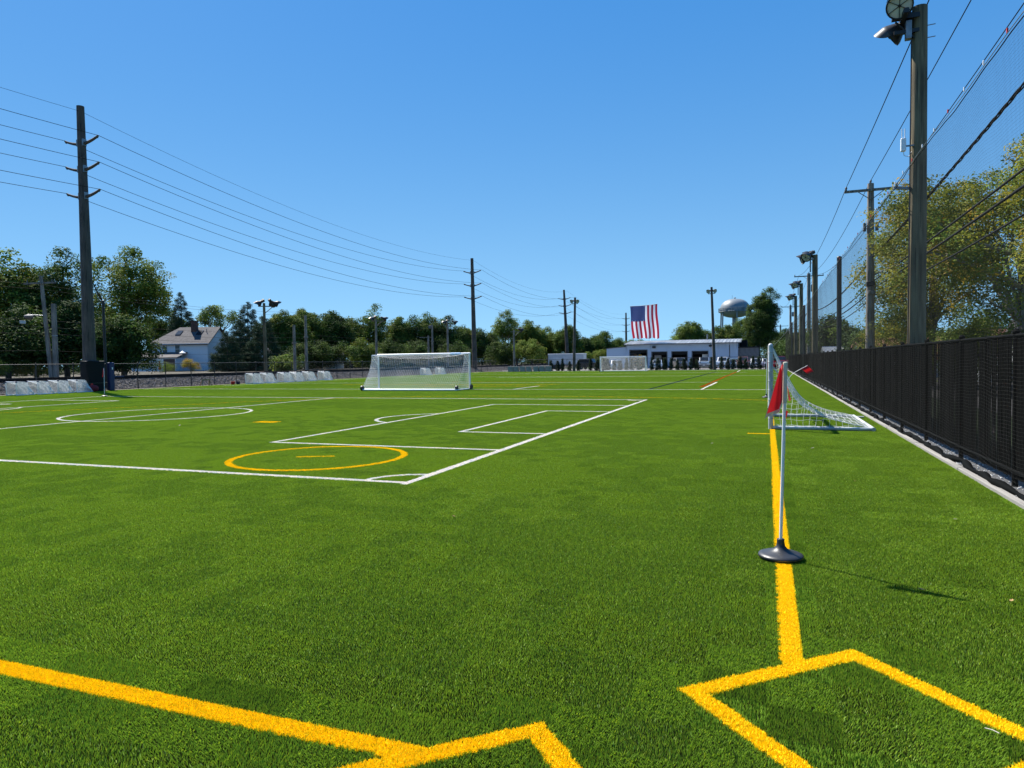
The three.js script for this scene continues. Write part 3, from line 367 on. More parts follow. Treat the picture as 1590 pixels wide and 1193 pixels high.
[['weathered floodlight pole with three lamps left of the field', -50.35, -59.6, 8.2, 0.6, 3], ['floodlight pole among the trees above the left part of the centre goal', -52.35, -85.2, 8, 0.6, 2], ['floodlight pole among the trees above the right part of the centre goal', -49.9, -103.6, 8.3, 0.6, 2], ['grey floodlight pole in front of the trees right of the second transmission pole', -39.7, -107.9, 6.9, 0, 1]].forEach(([l, x, z, H, b, n]) => {
  const t = thing('floodlight_pole', l, 'pole', [x, b, z], 0.65); const h = H - b; part('pole', [taper(h, 0.19, 0.13)], n === 3 ? M.greenPole : M.greyWood, t); part('crossarm', [bx(1.9, 0.1, 0.1, 0.35, h - 0.35, 0.1), tube([0.05, h - 1.1, 0.08], [0.9, h - 0.38, 0.1], 0.04)], M.greyWood, t);
  if (n > 1) floodlight(t, [-0.5, h - 0.05, 0.15], [-0.75, -0.55, 0.1], 1.2); if (n > 2) floodlight(t, [0.75, h - 0.05, 0.15], [0.3, -0.6, -0.6], 1.1); floodlight(t, [1.25, h - 0.05, 0.15], [0.95, -0.35, -0.3], 1.15);
});
// transmission poles
const trans = [[-43.15, -33.64, 19.14, [16.75, 15.0, 13.2], 'nearest and tallest brown transmission pole at the left', 0.42, 0.235], [-44.65, -102.7, 18.45, [16.2, 14.1, 12.0], 'second transmission pole right of the centre goal', 0.44, 0.24], [-45.5, -161.7, 18.9, [16.7, 15, 13.2], 'third transmission pole beside the far floodlight pole', 0.5, 0.24], [-50.1, -260.2, 19.5, [17.25, 14.8, 12.4], 'fourth and farthest transmission pole left of the hanging flag', 0.55, 0.28]];
const tips = trans.map(([x, z, H, arms, label, r0, r1], k) => {
  const t = thing('transmission_pole', label, 'pole', [x, 0, z]), top = k === 0 ? -0.06 : k === 1 ? -0.22 : k === 2 ? -0.5 : 0; t.rotation.z = -Math.atan(top / H) * (k === 2 ? 1.6 : 1);
  part('pole', [tube([0, -0.3, 0], [0, H, 0], r0, r1, 16)], M.poleWood, t); const out = [];
  for (const y of arms) for (const s of [1, -1]) { const a = part('crossarm', [new MB().path(line3([s * 0.2, y - 0.12, 0], [s * 1.5, y + 0.22, 0], 6, 0.05), (q) => 0.11 - 0.035 * q, 6).geo()], M.poleWood, t); part('bracket', [bx(0.12, 0.45, 0.26, s * (r1 + 0.03) + 0.0, y - 0.05, 0.02)], M.galv, t); part('insulator', [tube([s * 1.42, y + 0.14, 0], [s * 1.55, y + 0.27, 0], 0.08, 0.06, 8)], M.dullMetal, t); out.push([x + s * 1.52, y + 0.26, z]); }
  return { top: [x, H - 0.35, z], out };
});
{ // the seven conductors strung from pole to pole
  const names = ['thin topmost ground wire along the transmission poles', 'upper power line on the field side of the transmission poles', 'upper power line on the railway side of the transmission poles', 'middle power line on the field side of the transmission poles', 'middle power line on the railway side of the transmission poles', 'lowest power line on the field side of the transmission poles', 'lowest power line on the railway side of the transmission poles'];
  names.forEach((l, k) => {
    const P = tips.map((t) => (k ? t.out[k - 1] : t.top)), pre = [P[0][0] + 1.5, P[0][1] + 1.2, 42], m = new MB(); const pts = [];
    [pre, ...P].forEach((a, i, arr) => { if (i) pts.push(...line3(arr[i - 1], a, 28, i === 1 ? 1.6 : 1.9).slice(i === 1 ? 0 : 1)); });
    single('power_line', [m.path(pts, k ? 0.017 : 0.011, 5).geo()], M.cable, l, 'power line', 'wires on the transmission poles');
  });
}
// right utility poles
function utilityPole(label, x, z, H, o = {}) {
  const t = thing('utility_pole', label, 'pole', [x, o.b ?? 0, z]); part('pole', [taper(H, o.r0 ?? 0.2, o.r1 ?? 0.15)], M.greyWood, t); const w = o.w ?? 2.45;
  if (w) { part('crossarm', [bx(w, 0.12, 0.1, 0, H - 0.35, 0.16)], M.greyWood, t); part('brace', [tube([0, H - 0.85, 0.17], [-0.6, H - 0.4, 0.17], 0.02), tube([0, H - 0.85, 0.17], [0.6, H - 0.4, 0.17], 0.02)], M.greyWood, t); for (const s of [-w / 2 + 0.08, w / 2 - 0.08]) part('insulator', [lathe([[0.001, 0.2], [0.05, 0.17], [0.06, 0.1], [0.03, 0.07], [0.05, 0.03], [0.03, 0]], 10).translate(s, H - 0.29, 0.16)], M.dullMetal, t); part('insulator', [lathe([[0.001, 0.2], [0.05, 0.17], [0.06, 0.1], [0.03, 0.07], [0.05, 0.03], [0.03, 0]], 10).translate(0, H, 0)], M.dullMetal, t); }
  if (o.tx) part('transformer', [lathe([[0.001, 0.9], [0.2, 0.9], [0.24, 0.82], [0.24, 0.08], [0.2, 0], [0.001, 0]], 16).translate(0.48, H - 2.3, 0)], M.galv, t);
  return t;
}
{
  const t = utilityPole('grey utility pole with crossarm behind the right fence', 5.0, -39.4, 10.4, { r0: 0.24, r1: 0.15 });
  part('switch_box', [rb(0.14, 0.42, 0.2, 0.02, -0.28, 8.2, 0.1)], M.dullMetal, t); part('switch_box', [rb(0.14, 0.42, 0.2, 0.02, 0.28, 8.2, 0.1)], M.dullMetal, t); part('clamp', [rb(0.4, 0.25, 0.42, 0.04, 0, 5.3, 0.02)], M.black, t); part('clamp', [rb(0.36, 0.2, 0.4, 0.04, 0.04, 4.85, 0.05)], M.greyWood, t);
  for (const y of [7.95, 8.2, 8.4]) part('drop_wire', [new MB().path(line3([0.3, y, 0.1], [1.6, y - 0.05, 0.3], 8, 0.08), 0.014, 5).geo()], M.cable, t);
}
{ const t = thing('street_lamp', 'grey cobra-head street lamp on the utility pole behind the right fence', 'street lamp', [5, 0, -39.4]); part('arm', [new MB().path([[0.15, 5.75, 0], [0.8, 6.05, 0.02], [1.6, 6.25, 0.05], [2.3, 6.32, 0.05]], 0.035, 8).geo()], M.galv, t); part('lamp_head', [rb(0.85, 0.14, 0.32, 0.06, 2.55, 6.34, 0.05)], M.galv, t); part('lamp_lens', [rb(0.4, 0.08, 0.24, 0.035, 2.6, 6.25, 0.05)], M.lens, t); }
utilityPole('utility pole with transformer behind the second right floodlight pole', 5.0, -93.7, 12.1, { tx: true, w: 3.4, r0: 0.26, r1: 0.2 }); utilityPole('distant utility pole with transformer left of the right floodlight poles', 4.6, -150, 12.2, { tx: true, w: 3.4, r0: 0.26, r1: 0.2 }); utilityPole('farthest small utility pole at the end of the right fence line', 3.6, -200, 10.5, { w: 4, r0: 0.26, r1: 0.2 });
const wire = (l, pts, r, m = M.cable, g = 'overhead cables along the right fence') => single('overhead_cable', [new MB().path(pts, r, 6).geo()], m, l, 'cable', g);
const span = (a, b, c, d, s1, s2, s3) => [...line3(a, b, 26, s1), ...line3(b, c, 20, s2).slice(1), ...line3(c, d, 14, s3).slice(1)];
[-1.15, 0, 1.15].forEach((dx, k) => { const y = k === 1 ? 10.55 : 10.25; wire(['left conductor on the crossarm of the right utility poles', 'middle conductor on the tops of the right utility poles', 'right conductor on the crossarm of the right utility poles'][k], span([5 + dx, y + 1.7, 14], [5 + dx, y, -39.4], [5 + dx, 11.9, -93.7], [4.6 + dx, 12, -150], 0.35, 1, 1), 0.016); });
{ const ax = span([5.1, 9.5, 14], [5.1, 6.65, -39.4], [5, 7.6, -93.7], [4.6, 7.6, -150], 0.55, 1, 1); const g = []; for (let s = 0; s < 3; s++) { const fine = []; for (let i = 1; i < ax.length; i++) for (let q = 0; q < 10; q++) { const t = q / 10, a = ax[i - 1], b = ax[i], ph = i * 5.2 + q * 0.52 + s * 2.09; fine.push([a[0] + (b[0] - a[0]) * t + 0.028 * Math.cos(ph), a[1] + (b[1] - a[1]) * t + 0.028 * Math.sin(ph), a[2] + (b[2] - a[2]) * t]); } g.push(new MB().path(fine, 0.02, 5).geo()); } single('overhead_cable', g, M.cable, 'thick twisted black cable rising to the right just under the net top', 'cable', 'overhead cables along the right fence'); }
wire('upper thick communication cable crossing the sunlit tree', span([5.2, 6.3, 14], [5.2, 5.5, -39.4], [5, 6.6, -93.7], [4.6, 6.5, -150], 0.25, 0.9, 1), 0.03); wire('middle thick communication cable crossing the sunlit tree', span([5.25, 6.0, 14], [5.25, 5.15, -39.4], [5, 6.2, -93.7], [4.6, 6.2, -150], 0.25, 0.9, 1), 0.034); wire('lowest communication cable crossing the sunlit tree', span([5.25, 5.9, 14], [5.25, 4.75, -39.4], [5, 5.6, -93.7], [4.6, 5.6, -150], 0.6, 0.9, 1), 0.024);
wire('thin service wire reaching from the far utility pole to the second floodlight pole', line3([5, 10.9, -93.7], [3.3, 7.9, -52.5], 16, 0.5), 0.015); wire('thin guy wire slanting down behind the goal at the right fence', line3([3.6, 6.2, -75], [-0.8, 1.6, -112], 8, 0.2), 0.02, M.galv);
// left utility poles along the railway
{ const t = thing('utility_pole', 'leaning grey utility pole with crossarm at the far left', 'pole', [-50.3, 0.6, -36.1]); t.rotation.z = 0.07; t.rotation.x = 0.02; part('pole', [taper(7.9, 0.17, 0.12)], M.greyWood, t); part('crossarm', [bx(2.1, 0.13, 0.1, 0, 7.35, 0.14, 0.65)], M.greyWood, t); for (const s of [-0.8, 0.8]) part('insulator', [tube([s * 0.8, 7.42, 0.14 - s * 0.6], [s * 0.8, 7.6, 0.14 - s * 0.6], 0.04)], M.dullMetal, t); }
{ const t = thing('street_lamp', 'small street lamp with conical shade on the leaning pole', 'street lamp', [-50.35, 5.2, -36]); part('arm', [tube([-0.2, 0.3, 0.1], [-0.75, 0.35, 0.85], 0.03)], M.galv, t); part('lamp_shade', [lathe([[0.02, 0.2], [0.1, 0.15], [0.3, 0.05], [0.32, 0.0], [0.24, -0.13], [0.05, -0.26], [0.001, -0.27]], 16).translate(-0.75, 0.22, 0.9)], M.dullMetal, t); }
{ const t = thing('stub_pole', 'short weathered grey pole right beside the leaning utility pole', 'pole', [-50.1, 0.6, -36.3]); part('pole', [taper(5.8, 0.2, 0.17)], M.greyWood, t); part('band', [new THREE.CylinderGeometry(0.19, 0.19, 0.08, 14).translate(0, 3.4, 0)], M.galv, t); }
single('wire_tag', [rb(0.06, 0.22, 0.42, 0.02, -50, 4.9, -33.9)], M.whitePaint, 'small white box hanging on the railway wires at the far left', 'box');
{ const t = thing('thin_post', 'thin black post behind the black upright box', 'post', [-43.6, 0, -35.2]); part('post', [tube([0, -0.1, 0], [-0.05, 6.2, 0], 0.1, 0.085, 10)], M.black, t); part('post_cap', [new THREE.SphereGeometry(0.095, 10, 6).translate(-0.05, 6.2, 0)], M.black, t); }
[['left of the two grey utility poles beside the small goals', -50.45, -64.6, 5.5, 0.6], ['right and taller of the two grey utility poles beside the small goals', -49.45, -65.4, 6.6, 0.6], ['taller grey utility pole above the centre goal', -52.2, -102.5, 7.3, 0.6], ['shorter grey utility pole with crossarm above the centre goal', -52.8, -102.2, 5.5, 0.6]].forEach(([l, x, z, h, b], k) => { const t = thing('utility_pole', l, 'pole', [x, b, z]); part('pole', [taper(h, 0.19, 0.14)], M.greyWood, t); part('clamp', [rb(0.42, 0.14, 0.36, 0.03, 0, h * 0.62, 0)], M.greyWood, t); if (k === 3) part('crossarm', [bx(2.2, 0.12, 0.1, -0.4, h - 0.3, 0.12, 0.5)], M.greyWood, t); if (k === 2) part('switch_box', [rb(0.5, 0.5, 0.4, 0.05, -0.3, h - 0.4, 0.1)], M.dullMetal, t); });
[[8.1, 0.5, 'highest'], [7.75, 0.4, 'second'], [5.2, 0.3, 'third'], [4.7, 0.35, 'fourth'], [4.2, 0.3, 'fifth'], [2.9, 0.2, 'lowest']].forEach(([y, sag, n]) => { const zs = [8, -36, -65, -102.5, -140], pts = []; for (let i = 1; i < zs.length; i++) pts.push(...line3([-50.2 - i * 0.3, y - (y > 7 ? 0.25 * (i - 1) : 0), zs[i - 1]], [-50.2 - (i + 1) * 0.3, y - (y > 7 ? 0.25 * i : 0), zs[i]], 14, sag).slice(i > 1 ? 1 : 0)); single('overhead_wire', [new MB().path(pts, 0.0095, 4).geo()], M.cable, n + ' wire of the utility line running along the railway at the left', 'wire', 'wires along the railway'); });

// ------------------------------------------------------------------ right fence and safety net
{
  const t = thing('chain_link_fence', 'black fence with privacy slats along the right side of the turf', 'fence'), x = 2.8, S = 2.43, n = 41;
  const mkPanel = (seed) => { const g = [], r = rng(seed); for (let k = 0; k < 38; k++) g.push(bx(0.058, 1.72, 0.008, (r() - 0.5) * 0.006, 0.97 + (r() - 0.5) * 0.02, -S / 2 + (k + 0.5) * S / 38, PI / 2 + (r() - 0.5) * 0.4)); return merge(g); };
  const panels = [11, 12, 13].map(mkPanel);
  for (let i = 0; i < n; i++) { const z = -0.05 - i * S, zc = z - S / 2; const p = new THREE.Mesh(panels[i % 3], M.slat); p.name = 'slat_panel'; p.position.set(x, 0, zc); t.add(p); part('post', [tube([x, 0, z], [x, 1.86, z], 0.034, 0.034, 12), new THREE.SphereGeometry(0.042, 12, 6).translate(x, 1.87, z)], M.fenceBlack, t); part('top_rail', [tube([x - 0.005, 1.825, z], [x - 0.005, 1.825, z - S], 0.022, 0.022, 8)], M.fenceBlack, t); part('middle_rail', [tube([x + 0.03, 1.6, z], [x + 0.03, 1.6, z - S], 0.02, 0.02, 8)], M.fenceBlack, t); part('bottom_rail', [tube([x - 0.022, 0.2, z], [x - 0.022, 0.2, z - S], 0.02, 0.02, 8)], M.fenceBlack, t); }
}
{
  const t = thing('safety_net', 'tall black square-mesh ball net hanging in front of the right fence', 'net'), H = 5.36, zA = -1, zB = -110, m = new MB();
  const nx = (y, z) => 2.69 - 0.1 * (y < 0.4 ? (0.4 - y) * 0.9 : 0) + 0.012 * Math.sin(z * 0.7) * (y / H) * (1 - y / H) * 3 + 0.003 * Math.sin(z * 2.1 + y * 2.2), ny = (y, z) => y - (0.022 * Math.cos(z * 2.58) + 0.012 * Math.sin(z * 6.1 + 1)) * (y / H < 0.97 ? 1 : 0.4) - 0.05 * Math.sin(Math.PI * ((z / 4.86) % 1)) ** 2 * (y / H);
  const zs = []; for (let z = zA; z > zB; z -= z > -26 ? 0.18 : z > -60 ? 0.6 : 2) zs.push(z);
  for (let y = 0.02; y <= H + 0.001; y += 0.0445) m.path(zs.map((z) => [nx(y, z), ny(y, z), z]), 0.0008);
  for (let z = zA; z > zB; z -= z > -50 ? 0.0445 : 0.089) { const p = []; for (let k = 0; k <= 16; k++) { const y = (H * k) / 16; p.push([nx(y, z), ny(y, z), z]); } m.path(p, 0.0008); }
  const g = part('mesh', [m.geo()], M.netBlack, t); g.userData.kind = 'stuff';
  part('top_rope', [new MB().path(zs.map((z) => [nx(H, z), ny(H, z) + 0.01, z]), 0.008, 5).geo()], M.cable, t); part('support_cable', [new MB().path(zs.map((z) => [2.7, H + 0.07 - 0.04 * Math.sin(Math.PI * ((z / 4.86) % 1)) ** 2, z]), 0.006, 5).geo()], M.steel, t);
  part('bottom_hem', [new MB().path(zs.map((z) => [2.62 + 0.03 * Math.sin(z * 2.1) + 0.03 * Math.sin(z * 5.3), 0.05 + 0.02 * Math.sin(z * 3.7), z]), (q) => 0.042 + 0.018 * Math.sin(q * 300), 7).geo()], M.fenceBlack, t);
  for (let k = 0; k < 34; k++) { const z = -7 - k * 0.95; part('clip', [rb(0.02, 0.06, 0.025, 0.006, 2.7, H + 0.1, z)], k % 3 ? M.white : M.red, t); }
  for (const z of [-17.75]) part('bracket', [bx(0.05, 0.06, 0.42, 2.88, H + 0.03, z + 0.05, -1.1)], M.galv, t);
}
[['black steel net post between the two nearest utility poles on the right', -31.7], ['second black steel net post farther along the right fence', -60], ['third black steel net post far along the right fence', -88]].forEach(([l, z]) => { const t = thing('net_post', l, 'post', [2.86, 0, z]); part('post', [tube([0, -0.1, 0], [0, 5.75, 0], 0.095, 0.095, 14)], M.black, t); part('post_cap', [lathe([[0.001, 0.07], [0.06, 0.06], [0.1, 0.02], [0.1, 0]], 14).translate(0, 5.74, 0)], M.black, t); });
{ const r = rng(44), n = 2600, g = new THREE.IcosahedronGeometry(1, 0), b = new THREE.InstancedMesh(g, M.paleStone, n), c = new THREE.Color(); b.castShadow = b.receiveShadow = true; for (let k = 0; k < n; k++) { const z = -1 - 90 * Math.pow(r(), 1.7), x = 2.61 + 0.3 * Math.pow(r(), 1.5), s = 0.005 + 0.008 * r(); _q.setFromEuler(_e.set(r() * 6, r() * 6, 0)); _m.compose(V(x, 0.012 + s * 0.5, z), _q, V(s * 1.4, s, s)); b.setMatrixAt(k, _m); const q = 0.6 + 0.5 * r(); b.setColorAt(k, c.setRGB(q, q, q)); } b.name = 'gravel'; scene.add(b); tag(b, 'pale gravel between the concrete kerb and the right fence', 'gravel', null, 'stuff'); }

// ------------------------------------------------------------------ corner flags
const poleFlagGeo = (f) => new MB().surface(f, 14, 14).geo();
function flagBase(t) {
  part('base', [lathe([[0.001, 0.006], [0.115, 0.006], [0.16, 0.012], [0.172, 0.026], [0.166, 0.042], [0.14, 0.052], [0.09, 0.062], [0.055, 0.08], [0.034, 0.105], [0.029, 0.13], [0.029, 0.16], [0.024, 0.163], [0.001, 0.163]], 48)], M.rubber, t);
}
{
  const t = thing('corner_flag', 'nearest red corner flag on a white pole with black rubber base on the yellow line', 'corner flag', [0.105, 0, -5.79]); flagBase(t);
  const lx = (y) => 0.035 * (y / 1.55); part('pole', [tube([0, 0.15, 0], [lx(1.27), 1.27, 0], 0.0125, 0.0125, 16)], M.white, t);
  part('pole_print', [tube([lx(0.86) + 0.0005, 0.84, 0], [lx(1.0) + 0.0005, 1.0, 0], 0.0128, 0.0128, 16, true)].map((g) => { return g; }), std([0.75, 0.75, 0.76], 0.4), t);
  part('flag_sleeve', [new MB().path([[lx(1.25), 1.243, 0], [lx(1.3), 1.3, 0], [lx(1.45), 1.45, 0.001], [lx(1.54), 1.545, 0], [lx(1.55) + 0.002, 1.562, 0.002]], (q) => 0.017 + 0.002 * Math.sin(q * 9), 14).geo(), new THREE.SphereGeometry(0.017, 12, 6).scale(1, 0.35, 1).translate(lx(1.55) + 0.002, 1.561, 0.002)], M.beigeCloth, t);
  // cloth: u from the pole outwards, v downwards; it hangs in two folds from the sleeve's upper end
  const cl = (u, v) => { const px = lx(1.55 - v * 0.3), fold = Math.sin(u * 7.2 + 0.4) * 0.028 * (0.3 + v), y0 = 1.548 - v * 0.31; const x = px - 0.016 + (u < 0.35 ? -u * 0.03 - v * u * 0.03 : -0.012 - (u - 0.35) * (0.02 + 0.165 * v)) - 0.012 * u * v, y = y0 - u * (0.02 + 0.11 * v) - Math.sin(u * PI) * 0.008 + 0.01 * Math.sin(u * 5 + v * 3); return [x + (u > 0.86 ? (u - 0.86) * 0.1 * v : 0), y, 0.004 + fold + u * 0.035 * v]; };
  part('flag', [new MB().surface((u, v) => cl(u * 0.93, v * 0.92), 26, 20).geo()], M.redCloth, t);
  part('flag_hem', [new MB().surface((u, v) => cl(u * 0.93, 0.92 + v * 0.08), 26, 3).geo(), new MB().surface((u, v) => cl(0.93 + u * 0.07, v), 3, 20).geo()], M.beigeCloth, t);
  part('flag_back_fold', [new MB().surface((u, v) => [lx(1.4) + 0.012 + (v * 0.034) * (1 - u * 0.5) + u * 0.002, 1.4 - v * 0.135 - u * 0.01, -0.018 - u * 0.02 + 0.006 * Math.sin(v * 6)], 4, 8).geo(), new MB().surface((u, v) => [lx(1.1) + 0.006 + u * 0.026 * (1 - v), 1.185 - v * 0.09 - u * 0.01, -0.02 - 0.01 * u], 4, 6).geo()], M.redCloth, t);
}
function farFlag(label, p, bend) {
  const t = thing('corner_flag', label, 'corner flag', p); flagBase(t); const top = bend ?? [0.02, 1.55, 0], mid = bend ? [bend[0] * 0.35, bend[1] * 0.62, bend[2] * 0.3] : [0.01, 0.8, 0];
  const c = new THREE.CatmullRomCurve3([V(0, 0.15, 0), V(...mid), V(...top)]).getPoints(14).map((q) => [q.x, q.y, q.z]); part('pole', [new MB().path(c, 0.013, 8).geo()], M.white, t);
  return [t, top, mid];
}
{ const [t, top] = farFlag('far left corner flag in front of the black upright box', [-33.73, 0, -27.1]); part('flag', [new MB().surface((u, v) => [top[0] - u * (0.05 + 0.1 * v), top[1] - 0.02 - v * 0.3 - u * 0.18 * v, 0.03 * Math.sin(u * 6) * v], 10, 10).geo()], M.redCloth, t); }
{ const [t, top] = farFlag('corner flag partly hidden behind the post of the right goal', [0, 0, -29.17]); part('flag', [new MB().surface((u, v) => [top[0] + u * (0.34 - 0.06 * v), top[1] - 0.02 - v * 0.32 - u * 0.06, 0.03 * Math.sin(u * 7) * u], 10, 10).geo()], M.redCloth, t); }
{ const [t, top, mid] = farFlag('bent corner flag leaning towards the right fence', [0.85, 0, -37.9], [1.12, 1.18, -0.05]); const d = V(top[0] - mid[0], top[1] - mid[1], 0).normalize(); part('flag', [new MB().surface((u, v) => [top[0] - d.x * v * 0.34 + u * 0.28, top[1] - d.y * v * 0.34 - u * 0.3 + u * v * 0.06, -0.05 + 0.04 * Math.sin(u * 6)], 10, 10).geo()], M.redCloth, t); }

// ------------------------------------------------------------------ goals
const P = (a, b, r = 0.05, n = 14) => tube(a, b, r, r, n);
{ // right goal, mouth towards the field (-x), local: x depth, z width
  const t = thing('soccer_goal', 'white portable goal seen from its side next to the right fence', 'goal', [0.09, 0, -16.3]), H = 1.87, W = 3.5, Dp = 2.05;
  part('post', [P([0, 0, 0], [0, H, 0], 0.052, 18)], M.whitePaint, t); part('post', [P([0, 0, -W], [0, H, -W], 0.052, 18)], M.whitePaint, t);
  part('crossbar', [P([0, H, 0.0], [0, H, -W], 0.052, 18), new THREE.SphereGeometry(0.052, 16, 10).translate(0, H, 0), new THREE.SphereGeometry(0.052, 16, 10).translate(0, H, -W)], M.whitePaint, t);
  part('ground_bar', [P([0.04, 0.045, 0], [Dp, 0.045, 0], 0.042)], M.whitePaint, t); part('ground_bar', [P([0.04, 0.045, -W], [Dp, 0.045, -W], 0.042)], M.whitePaint, t); part('ground_bar', [P([Dp, 0.045, 0.04], [Dp, 0.045, -W - 0.04], 0.042)], M.whitePaint, t);
  for (const z of [0, -W]) { const c = []; for (let y = 0.25; y < H; y += 0.21) c.push(new THREE.TorusGeometry(0.055, 0.008, 6, 14).rotateX(PI / 2).translate(0, y, z)); part('net_clips', c, M.steel, t); }
  const prof = [[0.02, H], [0.2, 1.5], [0.38, 1.12], [0.6, 0.75], [0.86, 0.47], [1.3, 0.24], [1.92, 0.09], [2.05, 0.06]], cv = new THREE.CatmullRomCurve3(prof.map((p) => V(p[0], p[1], 0))), pv = (s) => cv.getPointAt(s), r = rng(3);
  const back = (u, v) => { const q = pv(v), k = Math.sin(u * PI), s = 1 - 0.12 * k * Math.sin(v * PI); return [q.x * s - 0.0, q.y * s + 0.03 * Math.sin(u * 23 + v * 9) * Math.sin(v * PI), -u * W]; };
  const side = (z, sg) => (u, v) => { const q = pv(v), x = q.x * u; return [x + 0.02 * Math.sin(v * 21) * u, 0.05 + (q.y - 0.05) * (u < 1 ? 1 : 1) * (1 - 0.0) - (1 - u) * 0.0, z + sg * (0.1 * Math.sin(u * PI) * Math.sin(v * PI * 0.9) + 0.015 * Math.sin(u * 17 + v * 13))]; };
  part('net', [new MB().net(back, 30, 26, 0.003, 30, 24).geo()], M.netWhite, t); for (const [z, sg] of [[0, -1], [-W, 1]]) { const m = new MB(); // side nets as grid clipped under the profile
    const ya = (x) => { let lo = 0, hi = 1; for (let k = 0; k < 18; k++) { const md = (lo + hi) / 2; if (pv(md).x < x) lo = md; else hi = md; } return pv(lo).y; }; const w = (x, y) => z + sg * (0.07 * Math.sin((x / Dp) * PI) * Math.min(1, y * 2.5) + 0.014 * Math.sin(x * 13 + y * 9));
    for (let x = 0.06; x < 2.0; x += 0.125) { const top = ya(x), p = []; for (let k = 0; k <= 12; k++) { const y = 0.06 + ((top - 0.06) * k) / 12; p.push([x + 0.02 * Math.sin(y * 8 + x * 5), y, w(x, y)]); } m.path(p, 0.003); }
    for (let y = 0.12; y < 1.8; y += 0.125) { let xe = 0; while (xe < 2.0 && ya(xe) > y) xe += 0.02; const p = []; for (let k = 0; k <= 14; k++) { const x = 0.03 + ((xe - 0.03) * k) / 14; p.push([x, y - 0.03 * Math.sin((k / 14) * PI) + 0.012 * Math.sin(x * 16 + y * 7), w(x, y)]); } m.path(p, 0.003); }
    const hem = []; for (let k = 0; k <= 30; k++) { const q = pv(k / 30); hem.push([q.x, q.y, z + 0.005 * Math.sin(k * 2)]); } m.path(hem, 0.008, 5); part('net', [m.geo()], M.netWhite, t); }
  part('brace', [P([0.03, 1.4, -W], [0.62, 0.72, -W + 0.03], 0.022, 8)], M.whitePaint, t);
  part('anchor', [rb(0.24, 0.03, 0.12, 0.01, Dp + 0.12, 0.03, -W - 0.02)], M.whitePaint, t);
}
function bigGoal(label, p, turn, W, H, Dt, Db, net, nr, mesh) { // mouth faces local -z
  const t = thing('soccer_goal', label, 'goal', p, turn), w = W / 2;
  for (const s of [-w, w]) { part('post', [P([s, 0, 0], [s, H, 0], 0.055)], M.white, t); part('ground_bar', [P([s, 0.05, 0], [s, 0.05, Db], 0.045)], M.white, t); part('roof_bar', [P([s, H - 0.01, 0], [s, H - 0.03, Dt], 0.03, 8)], M.white, t); part('brace', [P([s, H - 0.05, Dt], [s, H - 0.65, 0.03], 0.022, 8)], M.white, t); }
  part('crossbar', [P([-w - 0.055, H, 0], [w + 0.055, H, 0], 0.055)], M.white, t); part('back_bar', [P([-w, 0.06, Db], [w, 0.06, Db], 0.055)], M.white, t);
  for (const [x, z] of [[w, 0], [w - 0.1, Db * 0.9], [-w, Db]]) part('wheel', [new THREE.CylinderGeometry(0.15, 0.15, 0.09, 18).rotateZ(PI / 2).translate(x + 0.09, 0.15, z)], M.black, t);
  const sag = (u) => 0.26 * Math.sin(u * PI) ** 0.8, X = (u) => -w + W * u;
  const roof = (u, v) => [X(u), H - 0.02 - v * 0.02 - sag(u) * v, Dt * v], back = (u, v) => { const k = Math.pow(v, 1.8); return [X(u), (H - 0.04 - sag(u)) * (1 - v) + 0.06 * v, Dt + (Db - Dt) * k + 0.05 * Math.sin(u * 19) * Math.sin(v * PI)]; };
  const side = (s) => (u, v) => { const k = Math.pow(v, 1.8), d = Dt + (Db - Dt) * k; return [s + Math.sign(s) * 0.06 * Math.sin(u * PI) * v, (H - 0.04) * (1 - v) + 0.06 * v, d * u]; };
  const n1 = Math.round(W / mesh), m = new MB(); m.net(roof, n1, Math.max(3, Math.round(Dt / mesh)), nr, 16, 4); m.net(back, n1, Math.round((H + Db - Dt) / mesh), nr, 20, 10); for (const s of [-w, w]) m.net(side(s), Math.round(Db / mesh), Math.round(H / mesh), nr, 6, 8);
  part('net', [m.geo()], M.netWhite, t); return t;
}
bigGoal('large white goal seen from behind in the middle of the field', [-19.25, 0, -36.5], 0, 6.1, 2.1, 0.75, 2.0, 0, 0.0046, 0.12);
{ const t = thing('rolled_bundle', 'pale blue bundle lying on the roof net of the middle goal', 'bundle', [-16.95, 2.09, -36.2], 0.1); part('roll', [new THREE.CapsuleGeometry(0.09, 0.52, 6, 14).rotateZ(PI / 2).scale(1, 0.75, 1.2)], M.lightBlue, t); part('tie', [new THREE.TorusGeometry(0.1, 0.014, 6, 14).rotateY(PI / 2).scale(1, 0.8, 1.2)], M.white, t); }
bigGoal('far white goal in front of the evergreens', [-18.62, 0, -94], PI, 6.3, 2.02, 0.7, 1.9, 0, 0.006, 0.13);
